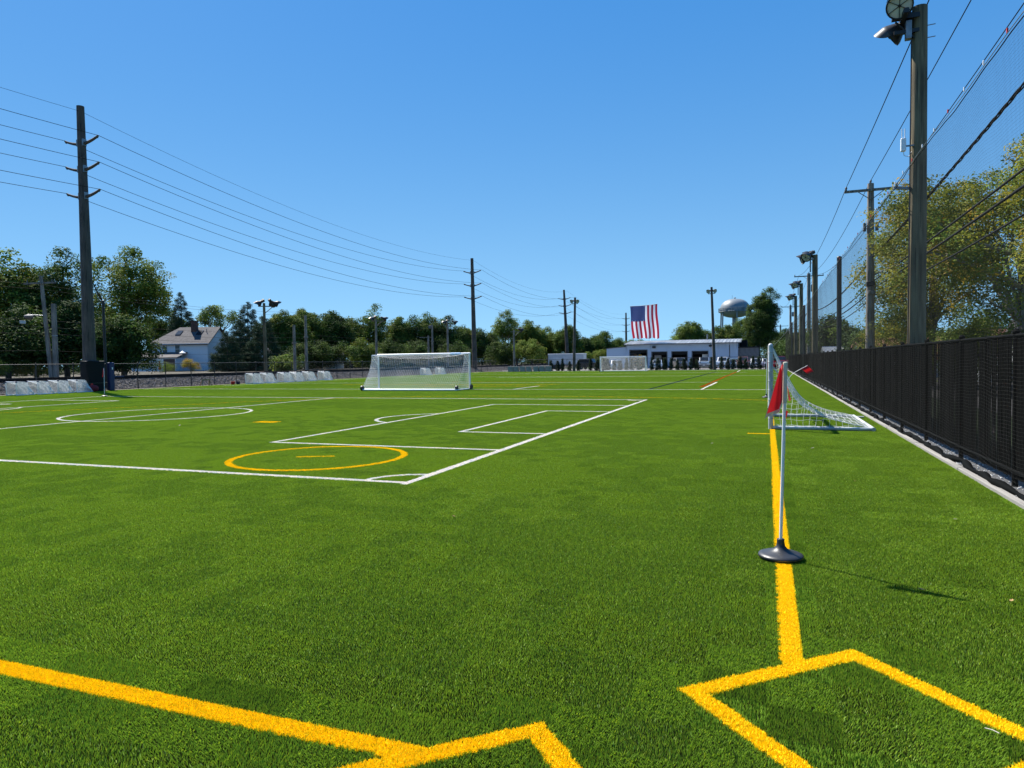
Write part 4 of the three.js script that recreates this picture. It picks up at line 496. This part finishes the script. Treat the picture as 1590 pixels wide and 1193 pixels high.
{ // low small goals
  const s = new THREE.Group(); s.name = 'mini_goal'; tag(s, '', 'mini goal', 'small white goals along the left edge of the turf'); const W = 0.82, H = 0.8, Dp = 1.05; // opening towards +x, width along z
  const tb = (a, b) => tube(a, b, 0.024, 0.024, 8);
  for (const z of [-W / 2, W / 2]) part('post', [tb([0, 0, z], [0, H, z])], M.white, s); part('crossbar', [tb([0, H, -W / 2], [0, H, W / 2])], M.white, s); part('base_bar', [tb([0, 0.03, -W / 2], [-Dp, 0.03, -W / 2]), tb([0, 0.03, W / 2], [-Dp, 0.03, W / 2]), tb([-Dp, 0.03, -W / 2], [-Dp, 0.03, W / 2])], M.lightBlue, s);
  const m = new MB(), prof = (v) => (v < 0.42 ? [-0.52 * (v / 0.42), H - 0.03 * (v / 0.42)] : [-0.52 - (Dp - 0.52) * Math.pow((v - 0.42) / 0.58, 0.9), (H - 0.03) * (1 - (v - 0.42) / 0.58) + 0.03]);
  const dr = (u, v) => { const q = prof(v); return [q[0], q[1] - 0.14 * Math.sin(u * PI) * Math.sin(Math.min(1, v * 1.6) * PI) + 0.015 * Math.sin(u * 14 + v * 9), -W / 2 + W * u]; };
  m.net(dr, 15, 26, 0.0082, 12, 14); for (const z of [-W / 2, W / 2]) m.net((u, v) => { const q = prof(u); return [q[0] + 0.03 * Math.sin(v * 7), q[1] * (1 - v) + 0.03, z + Math.sign(z) * (0.05 * Math.sin(v * PI) + 0.025 * Math.sin(u * 15 + v * 6))]; }, 20, 14, 0.0082, 12, 8);
  part('net', [m.geo()], M.netWhite, s); for (const z of [-W / 2, W / 2]) part('corner_joint', [new THREE.SphereGeometry(0.05, 10, 8).translate(0, H, z)], M.blue, s);
  const spots = [[-41.3, -27.7, 'leftmost small goal in the row beside the black box'], [-41.3, -28.95, 'second small goal from the left in the row beside the black box'], [-41.3, -30.2, 'third small goal from the left in the row beside the black box'], [-41.3, -31.45, 'small goal nearest to the black upright box'], [-41, -47.0, 'left small goal of the pair right of the red and blue buckets'], [-41, -48.7, 'right small goal of the pair right of the red and blue buckets'], [-41, -51.0, 'left small goal of the row of three left of the centre goal'], [-41, -52.7, 'middle small goal of the row of three left of the centre goal'], [-41, -54.5, 'right small goal of the row of three left of the centre goal'], [-41, -57, 'single small goal at the right end of the row left of the centre goal'], [-41.2, -78.7, 'left small goal seen through the net of the centre goal'], [-41.2, -83, 'right small goal seen through the net of the centre goal']];
  spots.forEach(([x, z, l], k) => { const o = copy(s, l, [x, 0, z + 0.5], -PI / 2 + (hash2(k, 8) - 0.5) * 0.14); if (k > 3) o.scale.set(k > 9 ? 1.6 : 1.2, 1.1, 1.0); });
}

// ------------------------------------------------------------------ things at the left edge of the turf
{ const t = thing('covered_box', 'black upright covered box at the foot of the tall brown transmission pole', 'box', [-41.9, 0, -32.85]); part('cover', [new MB().surface((u, v) => { const a = u * 2 * PI, q = (c) => Math.sign(c) * Math.pow(Math.abs(c), 0.45), b = 1 + 0.03 * Math.sin(u * 40 + v * 6) * v; return [0.42 * q(Math.cos(a)) * b, 2.0 * (1 - v) + 0.02 * Math.sin(u * 25), 0.68 * q(Math.sin(a)) * b]; }, 56, 12).geo(), new MB().surface((u, v) => { const a = u * 2 * PI, q = (c) => Math.sign(c) * Math.pow(Math.abs(c), 0.45); return [0.42 * q(Math.cos(a)) * v, 2.0 + 0.05 * (1 - v) + 0.02 * Math.sin(u * 25) * v, 0.68 * q(Math.sin(a)) * v]; }, 56, 3).geo()], M.blackMatte, t); part('tie', [bx(0.9, 0.05, 1.4, 0, 0.55, 0)], M.black, t); }
{ const t = thing('padded_mat', 'blue upright padded mat right beside the black covered box', 'mat', [-41.6, 0, -33.95], 0.1); part('pad', [rb(0.25, 1.9, 0.4, 0.06, 0, 0.96, 0)], M.blue, t); part('strap', [bx(0.04, 0.1, 0.9, 0.05, 0.95, -0.6)], M.blue, t); part('handle', [rb(0.05, 0.16, 0.08, 0.015, 0.14, 1.5, 0)], M.white, t); }
{ const t = thing('ball_bag', 'slumped red bag beside the black covered box', 'bag', [-41.1, 0, -32.2]); part('bag', [new THREE.SphereGeometry(0.3, 18, 12).scale(0.9, 0.8, 1.25).translate(0, 0.22, 0)], std([0.2, 0.01, 0.015], 0.8, { bumpMap: blotTex, bumpScale: 0.03 }), t); part('drawstring', [new THREE.TorusGeometry(0.07, 0.02, 6, 12).translate(0, 0.47, 0.05)], M.red, t); }
{ const t = thing('sawhorse', 'small wooden sawhorse at the foot of the left fence', 'sawhorse', [-41.9, 0, -42.6], PI / 2 - 0.2); part('beam', [bx(0.75, 0.09, 0.05, 0, 0.48, 0)], M.wood, t); for (const [a, b] of [[-0.3, 1], [-0.3, -1], [0.3, 1], [0.3, -1]]) part('leg', [tube([a, 0.47, 0], [a * 1.35, 0, b * 0.2], 0.035, 0.035, 4)], M.wood, t); }
{ const t = thing('bucket', 'small red bucket by the left fence next to a blue one', 'bucket', [-41.3, 0, -44.9]); part('body', [lathe([[0.001, 0], [0.13, 0], [0.17, 0.26], [0.18, 0.27], [0.16, 0.26], [0.12, 0.02], [0.001, 0.02]], 18)], M.red, t); part('handle', [new THREE.TorusGeometry(0.17, 0.008, 5, 14, PI).rotateZ(0.2).translate(0, 0.26, 0)], M.steel, t); const u = copy(t, 'small blue bucket by the left fence next to a red one', [-41.3, 0, -45.5], 1); u.children[0].material = M.blue; }
{ // low chain link fence on the left
  const t = thing('chain_link_fence', 'black chain link fence in front of the railway bank at the left', 'fence'), x = -42.8, H = 1.84, S = 2.46; const m = new MB();
  for (let i = 0; i < 38; i++) { const z = -12.5 - i * S; part('post', [tube([x, 0, z], [x, H + 0.02, z], 0.033, 0.033, 8), new THREE.SphereGeometry(0.04, 8, 6).translate(x, H + 0.03, z)], M.black, t); part('top_rail', [tube([x, H - 0.02, z], [x, H - 0.02, z - S], 0.021, 0.021, 6)], M.black, t); part('bottom_wire', [tube([x, 0.08, z], [x, 0.08, z - S], 0.008, 0.008, 4)], M.black, t); }
  for (let z = -12.5; z > -106; z -= 0.14) for (const s of [1, -1]) m.path([[x, 0.06, z], [x, H - 0.02, z - s * H]], 0.0022); const w = part('wire_mesh', [m.geo()], M.black, t); w.userData.kind = 'stuff';
}
{ // black fence behind the evergreens
  const t = thing('chain_link_fence', 'black fence behind the row of evergreens at the far end', 'fence'), z = -107.5, H = 1.85, S = 3; const m = new MB();
  for (let i = 0; i < 15; i++) { const x = 2.6 - i * S; part('post', [tube([x, 0, z], [x, H, z], 0.035, 0.035, 8)], M.black, t); if (i < 14) part('top_rail', [tube([x, H - 0.02, z], [x - S, H - 0.02, z], 0.025, 0.025, 6)], M.black, t); }
  for (let x = 2.6; x > -39; x -= 0.16) for (const s of [1, -1]) m.path([[x, 0.04, z], [x - s * H, H - 0.02, z]], 0.0025); const w = part('wire_mesh', [m.geo()], M.black, t); w.userData.kind = 'stuff';
}
{ const xs = [-37.2, -36.28, -35.22, -34.18, -33.04, -32.1, -31.1]; const t = thing('concrete_block', '', 'concrete block', [0, 0, 0], 0, 'row of grey concrete blocks left of the evergreens'); part('block', [rb(0.84, 0.84, 0.6, 0.04, 0, 0.42, 0)], M.barrier, t); part('lifting_loop', [new THREE.TorusGeometry(0.07, 0.015, 5, 10, PI).translate(0, 0.84, 0)], M.steel, t); const ord = ['leftmost', 'second', 'third', 'middle', 'fifth', 'sixth', 'rightmost']; xs.forEach((x, k) => { const l = ord[k] + ' grey concrete block in the row left of the evergreens'; if (k) copy(t, l, [x, 0, -99.6], (hash2(k, 6) - 0.5) * 0.15); else { t.userData.label = l; t.position.set(x, 0, -99.6); } }); }

// ------------------------------------------------------------------ workshop, trailer, cars, flag, tower
{
  const z = -125, t = thing('workshop', 'long pale blue metal workshop with four open bays behind the far goal', 'building', [0, 0, z]);
  const sh = new THREE.Shape([[-24.1, 0], [-4.6, 0], [-4.6, 4.35], [-24.1, 4.22]].map((p) => new THREE.Vector2(...p))); const bays = [[-23.4, -20.3, 3.3], [-19.4, -16.75, 2.9], [-15.85, -13.2, 2.9], [-12.3, -9.65, 2.9]]; for (const [a, b, h] of bays) sh.holes.push(new THREE.Path([[a, 0.02], [b, 0.02], [b, h], [a, h]].map((p) => new THREE.Vector2(...p))));
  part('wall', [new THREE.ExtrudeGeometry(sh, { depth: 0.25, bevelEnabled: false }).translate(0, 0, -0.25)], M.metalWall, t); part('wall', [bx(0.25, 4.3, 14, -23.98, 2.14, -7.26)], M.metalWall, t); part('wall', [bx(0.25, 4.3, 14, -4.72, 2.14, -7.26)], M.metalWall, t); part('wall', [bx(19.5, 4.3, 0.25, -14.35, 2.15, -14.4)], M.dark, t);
  for (let k = 0; k < 32; k++) part('wall_rib', [bx(0.04, 4.24, 0.03, -24 + k * 0.62, 2.12, 0.016)].filter(() => { const x = -24 + k * 0.62; return !bays.some(([a, b]) => x > a - 0.1 && x < b + 0.1); }).concat(bx(0.04, 0.9, 0.03, -24 + k * 0.62, 3.75, 0.016)), M.metalWall, t);
  const slope = Math.atan2(0.75, 7); const rf = part('roof', [bx(20.4, 0.12, 7.3, -14.3, 4.72, -3.25, 0, slope), bx(20.4, 0.12, 7.3, -14.3, 4.72, -10.3, 0, -slope)], M.metalRoof, t); for (let k = 0; k < 34; k++) part('roof_seam', [bx(0.07, 0.07, 7.3, -24.4 + k * 0.61, 4.81, -3.25, 0, slope)], M.metalRoof, rf);
  part('gutter', [bx(20.4, 0.16, 0.16, -14.3, 4.32, 0.45)], M.dullMetal, t);
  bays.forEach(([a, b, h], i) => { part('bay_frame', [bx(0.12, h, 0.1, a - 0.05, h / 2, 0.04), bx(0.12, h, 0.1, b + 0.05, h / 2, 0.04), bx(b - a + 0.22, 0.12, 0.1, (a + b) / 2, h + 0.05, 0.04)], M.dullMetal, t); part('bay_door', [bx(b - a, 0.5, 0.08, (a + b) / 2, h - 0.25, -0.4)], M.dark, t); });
  const shelf = (x, n, m) => { for (let k = 0; k < n; k++) part('shelf', [bx(0.5, 0.35, 0.6, x, 0.6 + k * 0.6, -2.2)], m, t); }; shelf(-22.8, 4, M.wood); shelf(-21.9, 4, M.yellow); part('shelf', [rb(1.2, 1.5, 0.6, 0.05, -18.6, 1.6, -2)], M.whitePaint, t); part('shelf', [rb(1.0, 1.1, 0.5, 0.1, -10.2, 1.9, -1.2)], M.white, t);
  part('wall_lamp', [rb(0.6, 0.35, 0.35, 0.05, -19, 3.8, 0.2)], M.black, t); part('wall_lamp', [rb(0.5, 0.3, 0.3, 0.05, -9.2, 3.85, 0.2)], M.black, t); part('downpipe', [tube([-6.0, 0, 0.1], [-6.0, 3.9, 0.1], 0.07)], M.dullMetal, t); part('vent_pipe', [tube([-10.2, 5, -6], [-10.2, 6.1, -6], 0.12)], M.galv, t);
}
{ const t = thing('workshop_wing', 'lower pale blue wing at the left end of the workshop', 'building', [-26, 0, -125.4]); part('wall', [extr([[-1.8, 0], [1.82, 0], [1.82, 3.95], [-1.8, 3.68]], 9).translate(0, 0, -9)], M.metalWall, t); part('roof_edge', [bx(3.75, 0.12, 9.2, 0, 3.87, -4.5, 0, 0, 0.074)], M.dullMetal, t); }
{ const t = thing('shed', 'low dark flat-roofed shed at the right end of the workshop', 'building', [-2.9, 0, -125.5]); part('wall', [bx(3.3, 3.4, 8, 0, 1.7, -4)], M.dullMetal, t); part('roof', [bx(3.5, 0.2, 8.2, 0, 3.5, -4)], M.dark, t); part('upper_wall', [bx(1.2, 1.2, 5, -0.9, 4.2, -5)], M.blackMatte, t); }
{ const t = thing('trailer', 'long white box trailer behind the left end of the evergreens', 'trailer', [-35.35, 0, -124]); part('body', [rb(6.9, 2.0, 2.4, 0.08, 0, 1.85, -1.2)], M.whitePaint, t); part('roof', [rb(6.95, 0.12, 2.45, 0.04, 0, 2.86, -1.2)], M.white, t); for (let k = 0; k < 11; k++) part('side_rib', [bx(0.05, 1.9, 0.03, -3.2 + k * 0.64, 1.85, 0.014)], M.whitePaint, t); for (const x of [-2.2, -1.2, 2.4]) part('wheel', [new THREE.CylinderGeometry(0.48, 0.48, 0.28, 20).rotateX(PI / 2).translate(x, 0.48, -0.2)], M.black, t); part('chassis', [bx(6.6, 0.15, 1.6, 0, 0.78, -1.2)], M.black, t); }
function car(label, x, z, turn, color, kind) {
  const t = thing('parked_car', label, 'car', [x, 0, z], turn, 'cars parked behind the evergreens'), m = new THREE.MeshPhysicalMaterial({ color: C(...color), roughness: 0.35, clearcoat: 1, clearcoatRoughness: 0.06 }); const tall = kind === 'suv' ? 0.22 : kind === 'pickup' ? 0.25 : 0, hood = 0.92 + tall, roof = 1.46 + tall * 1.4, b = 0.28 + tall * 0.4; // nose towards +z
  const lower = [[2.2, b + 0.05], [2.25, hood - 0.35], [2.12, hood - 0.08], [1.0, hood], [-2.0, hood + 0.04], [-2.2, hood - 0.12], [-2.24, b + 0.08]]; part('body', [extr(lower, 1.66, 0.07).translate(0, 0, -0.83).rotateY(-PI / 2)], m, t);
  const cab = kind === 'pickup' ? [[1.0, hood], [0.35, roof], [-0.75, roof], [-0.95, hood]] : kind === 'suv' ? [[1.0, hood], [0.4, roof], [-1.75, roof], [-2.08, hood]] : [[1.0, hood], [0.25, roof], [-1.0, roof], [-1.75, hood]]; part('cabin', [extr(cab, 1.38, 0.06).translate(0, 0, -0.69).rotateY(-PI / 2)], m, t);
  const q = (A, B, w, off) => { const dx = B[0] - A[0], dy = B[1] - A[1], L = Math.hypot(dx, dy), a = Math.atan2(dy, dx); return bx(w, 0.02, L * 0.86, 0, 0, 0).rotateX(-a).translate(0, (A[1] + B[1]) / 2, (A[0] + B[0]) / 2).translate(0, Math.abs(Math.cos(a)) * off, Math.sign(-dx) * Math.sign(dy) * Math.abs(Math.sin(a)) * off); };
  part('windscreen', [q(cab[0], cab[1], 1.26, 0.066)], M.glass, t); part('rear_window', [q(cab[3], cab[2], 1.2, 0.066)], M.glass, t);
  for (const s of [-1, 1]) { part('side_window', [extr([[cab[0][0] - 0.2, hood + 0.05], [cab[1][0] - 0.02, roof - 0.08], [cab[2][0] + 0.06, roof - 0.08], [cab[3][0] + 0.2, hood + 0.05]], 0.02).rotateY(-PI / 2).translate(s * 0.76, 0, 0)], M.glass, t); part('headlight', [rb(0.36, 0.16, 0.08, 0.03, s * 0.66, hood - 0.22, 2.24)], M.chrome, t); part('mirror', [rb(0.2, 0.14, 0.1, 0.03, s * 0.98, hood + 0.08, 0.72)], m, t); part('taillight', [rb(0.22, 0.28, 0.06, 0.02, s * 0.76, hood - 0.2, -2.25)], M.red, t); }
  part('grille', [rb(0.9, 0.2, 0.05, 0.02, 0, hood - 0.38, 2.29)], M.black, t); part('bumper', [rb(1.76, 0.2, 0.16, 0.05, 0, b + 0.14, 2.26), rb(1.76, 0.2, 0.14, 0.05, 0, b + 0.16, -2.26)], kind === 'sedan' ? m : M.dullMetal, t); part('number_plate', [bx(0.34, 0.14, 0.02, 0, b + 0.2, 2.35)], M.white, t);
  for (const sx of [-0.78, 0.78]) for (const sz of [1.35, -1.35]) { const w = part('wheel', [new THREE.TorusGeometry(0.24, 0.1, 8, 18).rotateY(PI / 2).translate(sx, 0.33, sz)], M.black, t); part('rim', [new THREE.CylinderGeometry(0.2, 0.2, 0.14, 14).rotateZ(PI / 2).translate(sx, 0.33, sz)], M.galv, w); }
}
car('black off-road car parked right of the white trailer', -29, -117.5, 1.35, [0.012, 0.012, 0.014], 'suv'); car('white car parked in front of the second workshop bay', -17.2, -116.5, 0.1, [0.62, 0.68, 0.72], 'sedan'); car('grey van parked in front of the third workshop bay', -13.6, -117.5, 0.3, [0.22, 0.21, 0.21], 'suv'); car('dark pickup with pale bonnet in front of the fourth workshop bay', -9.5, -116, 0.05, [0.55, 0.58, 0.6], 'pickup'); car('white off-road car right of the far floodlight pole', -6.6, -116.5, -0.1, [0.75, 0.78, 0.8], 'suv'); car('teal car between the white and the reddish off-road cars', -5.0, -119, 0, [0.3, 0.42, 0.42], 'sedan'); car('reddish brown off-road car parked at the right end of the workshop', -3.5, -116.5, 0, [0.32, 0.12, 0.09], 'suv'); car('white car parked right of the reddish off-road car', -1.6, -116.5, 0.05, [0.72, 0.74, 0.76], 'sedan'); car('silver car at the right end of the parked row', 0.2, -117, -0.05, [0.5, 0.52, 0.54], 'sedan'); car('red car seen through the net of the right goal', 1.9, -113, 0.4, [0.42, 0.03, 0.035], 'suv'); car('white car parked left of the far goal seen through the fence', -24.4, -117.5, 0.1, [0.6, 0.6, 0.58], 'sedan');
{ // large flag hanging above the workshop
  const W = 512, H = 640, cv = document.createElement('canvas'); cv.width = W; cv.height = H; const g = cv.getContext('2d'); for (let k = 0; k < 13; k++) { g.fillStyle = k % 2 ? '#eeeef2' : '#b01a32'; g.fillRect((k * W) / 13, 0, W / 13 + 1, H); }
  const uw = (W * 7) / 13, uh = H * 0.475; g.fillStyle = '#1b2f6e'; g.fillRect(0, 0, uw, uh); g.fillStyle = '#f4f4f8'; const star = (x, y, r) => { g.beginPath(); for (let k = 0; k < 10; k++) { const a = -PI / 2 + (k * PI) / 5 + PI / 2, q = k % 2 ? r * 0.4 : r; g[k ? 'lineTo' : 'moveTo'](x + q * Math.cos(a), y + q * Math.sin(a)); } g.closePath(); g.fill(); };
  for (let r = 0; r < 11; r++) for (let c = 0; c < (r % 2 ? 4 : 5); c++) star(((c + (r % 2 ? 1 : 0.5)) * uw) / 5, ((r + 0.7) * uh) / 11.4, 9.5);
  const tx = new THREE.CanvasTexture(cv); tx.colorSpace = THREE.SRGBColorSpace; const mat = new THREE.MeshPhysicalMaterial({ map: tx, roughness: 0.8, transmission: 0.45, thickness: 0, side: THREE.DoubleSide });
  const t = thing('hanging_flag', 'very large American flag with vertical stripes hanging above the workshop', 'flag', [0, 0, -127.5]);
  const S = (u, v) => { const tl = [-23.75, 11.55], tr = [-18.75, 11.78], bl = [-23.35, 5.5], br = [-18.45, 5.5], x = (tl[0] * (1 - u) + tr[0] * u) * (1 - v) + (bl[0] * (1 - u) + br[0] * u) * v, y = (tl[1] * (1 - u) + tr[1] * u) * (1 - v) + (bl[1] * (1 - u) + br[1] * u) * v; return [x + 0.05 * Math.sin(v * 7 + u * 3), y - 0.07 * Math.sin(u * PI) * (1 - v) + 0.12 * Math.sin(u * 19) * v * v, 0.16 * Math.sin(u * 15 + v * 3) * (0.25 + v) + 0.2 * Math.sin(v * 4)]; };
  const b = new MB().surface(S, 60, 40); for (let i = 1; i < b.u.length; i += 2) b.u[i] = 1 - b.u[i]; part('cloth', [b.geo()], mat, t); part('hem_band', [new MB().path(Array.from({ length: 21 }, (_, k) => S(k / 20, 0)), 0.035, 6).geo()], M.white, t);
  part('stay_rope', [tube([-20.3, 5.62, -0.1], [-20.3, 4.9, -3], 0.03)], M.white, t); part('stay_rope', [tube([-22.3, 5.6, -0.1], [-22.4, 4.9, -3], 0.03)], M.white, t);
}
{ // water tower
  const t = thing('water_tower', 'pale grey water tower on legs behind the trees', 'water tower', [-10.6, 0, -260]); const R = 5.3, yc = 18.7; const pr = []; for (let k = 0; k <= 20; k++) { const a = -PI / 2 + (k / 20) * PI, up = a > 0; pr.push([Math.max(0.001, R * Math.pow(Math.cos(a), up ? 0.75 : 0.9)), yc + (up ? 4.3 : 2.5) * Math.sin(a) * (up ? 1 : 1)]); }
  part('tank', [lathe(pr, 48)], M.tank, t); part('balcony', [new THREE.TorusGeometry(R + 0.25, 0.16, 6, 48).rotateX(PI / 2).translate(0, yc - 0.35, 0)], M.tank, t);
  const rail = []; for (let k = 0; k < 44; k++) { const a = (k / 44) * 2 * PI; rail.push(tube([Math.cos(a) * (R + 0.35), yc - 0.3, Math.sin(a) * (R + 0.35)], [Math.cos(a) * (R + 0.35), yc + 0.9, Math.sin(a) * (R + 0.35)], 0.07, 0.07, 5)); } rail.push(new THREE.TorusGeometry(R + 0.35, 0.06, 5, 48).rotateX(PI / 2).translate(0, yc + 0.9, 0)); part('railing', rail, M.tankBand, t);
  for (let k = 0; k < 6; k++) { const a = 0.35 + (k / 6) * 2 * PI; part('leg', [tube([Math.cos(a) * (R + 0.5), 0, Math.sin(a) * (R + 0.5)], [Math.cos(a) * (R - 0.15), yc - 0.4, Math.sin(a) * (R - 0.15)], 0.3, 0.26, 10)], M.tank, t); }
  part('riser', [tube([0, 0, 0], [0, yc - 2.2, 0], 0.6, 0.6, 14)], M.tank, t); part('roof_vent', [lathe([[0.001, 0.6], [0.35, 0.5], [0.45, 0.3], [0.15, 0.25], [0.15, 0]], 12).translate(0, yc + 4.25, 0), tube([-0.9, yc + 4.1, 0], [-0.9, yc + 5.6, 0], 0.05)], M.tankBand, t); part('ladder', [tube([R * 0.55, yc + 3.1, 4.4], [R * 0.62, yc - 1, 4.6], 0.08)], M.tankBand, t);
}

// ------------------------------------------------------------------ houses
function win(parent, x, y, z, w, h, m = M.glass) { const f = part('window', [bx(w + 0.14, 0.07, 0.08, x, y + h / 2 + 0.035, z), bx(w + 0.14, 0.07, 0.08, x, y - h / 2 - 0.035, z), bx(0.07, h, 0.08, x - w / 2 - 0.035, y, z), bx(0.07, h, 0.08, x + w / 2 + 0.035, y, z), bx(w, 0.05, 0.06, x, y, z)], M.white, parent); part('pane', [bx(w, h, 0.02, x, y, z)], m, f); }
{
  const t = thing('white_house', 'two-storey white house with grey shingled roof behind the railway', 'house', [-91.8, 0.8, -90.3], 0.3); t.scale.setScalar(0.97);
  part('wall', [bx(10, 4.6, 8, 0, 2.3, 0)], M.siding, t); part('gable', [extr([[-4.0, 0], [4.0, 0], [4.0, 4.6], [0, 7.38], [-4.0, 4.6]], 0.2).rotateY(PI / 2).translate(4.83, 0, 0)], M.siding, t);
  for (let k = 0; k < 24; k++) part('siding_board', [bx(10, 0.17, 0.02, 0, 0.25 + k * 0.19, 4.012, 0, 0.06)], M.siding, t);
  const sl = Math.atan2(2.7, 4.0), L = 5.3; const hip = (pts) => { const m = new MB(), a = V(...pts[0]), n = V(...pts[1]).sub(a).cross(V(...pts[2]).sub(a)).normalize(); for (const [dy, s] of [[0, 1], [0.14, 1]]) { const q = pts.map((p) => m.vert(p[0], p[1] + dy, p[2], n.x * s, n.y * s, n.z * s, p[0], p[2])); for (let k = 2; k < q.length; k++) m.i.push(q[0], q[k - 1], q[k]); } return m.geo(); };
  const eB = 4.38, rY = 7.45, xr = -1.9, E = [[-5.4, eB, 4.45], [5.4, eB, 4.45], [5.4, eB, -4.45], [-5.4, eB, -4.45]]; const rf = part('roof', [hip([E[0], E[1], [5.4, rY, 0], [xr, rY, 0]]), hip([E[2], E[3], [xr, rY, 0], [5.4, rY, 0]]), hip([E[3], E[0], [xr, rY, 0]]), bx(10.8, 0.14, 0.05, 0, eB + 0.07, 4.46)], M.shingle, t); const on = (x, d) => [x, 7.5 - d * Math.sin(sl), d * Math.cos(sl)];
  for (const x of [-1.2, 2.5]) { const q = on(x, 1.9); part('skylight', [bx(0.9, 0.12, 1.3, q[0], q[1] + 0.12, q[2], 0, sl)], M.glass, rf); } part('chimney', [bx(0.9, 2.6, 0.8, 1.2, 7.2, 0.9), bx(1.05, 0.15, 0.95, 1.2, 8.55, 0.9)], M.brick, rf); part('vent_pipe', [tube([3.6, 6.4, 1.4], [3.6, 7.2, 1.4], 0.06)], M.dullMetal, rf);
  win(t, -2.4, 3.7, 4.05, 0.8, 1.2); win(t, -0.2, 3.7, 4.05, 0.8, 1.3); part('fascia', [bx(10.8, 0.2, 0.06, 0, 4.5, 4.42)], M.white, t);
  const ad = part('porch', [bx(7.6, 2.2, 3.2, -2.6, 1.1, 5.6)], M.siding, t); part('roof', [bx(8.2, 0.12, 3.9, -2.6, 2.72, 5.55, 0, 0.26)], M.shingle, ad); part('door', [bx(1.9, 2.0, 0.1, 0.1, 1.0, 7.24)], M.brownDoor, ad);
  win(t, -5.3, 1.25, 7.25, 0.7, 1.2); win(t, -4.3, 1.25, 7.25, 0.7, 1.2);
}
{ const t = thing('lamp_post', 'white domed lamp on a thin post in front of the white house', 'lamp post', [-79.2, 0.7, -76.3]); part('post', [tube([0, 0, 0], [0, 2.7, 0], 0.04)], M.steel, t); part('lamp_shade', [lathe([[0.001, 0.32], [0.12, 0.28], [0.3, 0.12], [0.48, 0.02], [0.46, -0.02], [0.001, 0.0]], 20).translate(0, 2.75, 0)], M.white, t); }
{ const t = thing('patio_umbrella', 'closed red patio umbrella in front of the white house', 'umbrella', [-77.6, 0.7, -70.8]); part('post', [tube([0, 0, 0], [0, 1.7, 0], 0.03)], M.steel, t); part('canopy', [lathe([[0.02, 1.68], [0.09, 1.3], [0.17, 0.75], [0.22, 0.5], [0.12, 0.48]], 10)], M.red, t); }
function smallHouse(label, p, turn, W, D, eave, ridge, wall, roofM) { const t = thing('house', label, 'house', p, turn); part('wall', [extr([[-D / 2, 0], [D / 2, 0], [D / 2, eave], [0, ridge], [-D / 2, eave]], W).translate(0, 0, -W / 2).rotateY(PI / 2)], wall, t); const s = Math.atan2(ridge - eave, D / 2), L = D / 2 / Math.cos(s) + 0.35, yy = (eave + ridge) / 2 + 0.03; part('roof', [bx(W + 0.5, 0.14, L, 0, yy, D / 4 + 0.08, 0, s), bx(W + 0.5, 0.14, L, 0, yy, -D / 4 - 0.08, 0, -s)], roofM, t); win(t, -W * 0.2, eave * 0.55, D / 2 + 0.03, 0.8, 1.1); win(t, W * 0.25, eave * 0.55, D / 2 + 0.03, 0.8, 1.1); return t; }
smallHouse('small white house with slanted roof half hidden by the dark thicket', [-68.6, 0.8, -98.2], 2.0, 3.2, 2.6, 2.4, 3.5, M.siding, M.shingle); smallHouse('pale blue house gable peeking out right of the conifers', [-76.5, 0.8, -89.4], 2.0, 3, 2.8, 2.6, 4.2, M.siding, M.shingle);
smallHouse('house with red-brown roof behind the fence left of the nearest floodlight pole', [9.6, -1.0, -61], 0.1, 5.6, 5, 2.4, 3.9, M.siding, M.redRoof); smallHouse('white house with small red roof behind the fence under the sunlit tree', [13.3, -1.0, -49.5], 0.2, 3, 3.4, 2.6, 4.0, M.siding, M.redRoof); smallHouse('house with grey roof at the right picture edge behind the fence', [15.4, -0.6, -47], 0.1, 4, 4, 2.3, 4.0, M.siding, M.shingle); smallHouse('pale roofed house behind the net right of the black net post', [6.9, -0.8, -70], 0.1, 3.6, 4, 1.9, 3.2, M.siding, M.metalRoof);

// ------------------------------------------------------------------ small things lying on the turf
{ const r = rng(21), lf = () => { const m = new MB(); m.surface((u, v) => { const w = Math.sin(Math.PI * v) * 0.5; return [(u - 0.5) * w, 0.18 * Math.abs(u - 0.5) + 0.12 * v * v, v - 0.5]; }, 4, 6); return m.geo(); }, g = lf(); const dry = leafM(0.42, 0.27, 0.12, 0.2), pale = leafM(0.6, 0.55, 0.42, 0.2);
  [[1.47, -5.17, 'dry leaf on the turf right of the shadow of the nearest corner flag'], [1.93, -5.0, 'pale leaf on the turf near the right picture edge'], [0.98, -5.24, 'brown leaf lying in the shadow of the nearest corner flag'], [0.75, -12.9, 'brown leaf on the turf in front of the right goal'], [1.05, -9.6, 'pale leaf between the nearest corner flag and the fence'], [-0.95, -13.2, 'pale leaf left of the yellow line near the goal'], [-3.0, -6.3, 'dry leaf near the white corner of the small pitch'], [-14.6, -13.9, 'pale leaf beyond the yellow circle'], [-17.6, -14.2, 'pale leaf in front of the white centre circle'], [1.7, -7.6, 'brown leaf near the kerb by the fence']].forEach(([x, z, l], k) => { const o = new THREE.Mesh(g, k % 2 ? pale : dry); o.name = numbered('fallen_leaf'); o.position.set(x, 0.022, z); o.rotation.set((r() - 0.5) * 0.5, r() * 6, (r() - 0.5) * 0.5); o.scale.setScalar(0.035 + 0.03 * r() + (k > 6 && k < 9 ? 0.05 : 0)); scene.add(o); tag(o, l, 'leaf', 'leaves lying on the turf'); });
  single('straw', [new MB().path([[0.865, 0.02, -3.36], [0.89, 0.021, -3.35], [0.91, 0.019, -3.333]], 0.0022, 6).geo()], M.beigeCloth, 'short pale plastic strip lying beside the right yellow box', 'strip');
}
scene.traverse((o) => { if (o.isMesh) o.castShadow = o.receiveShadow = true; });
renderer.render(scene, camera);
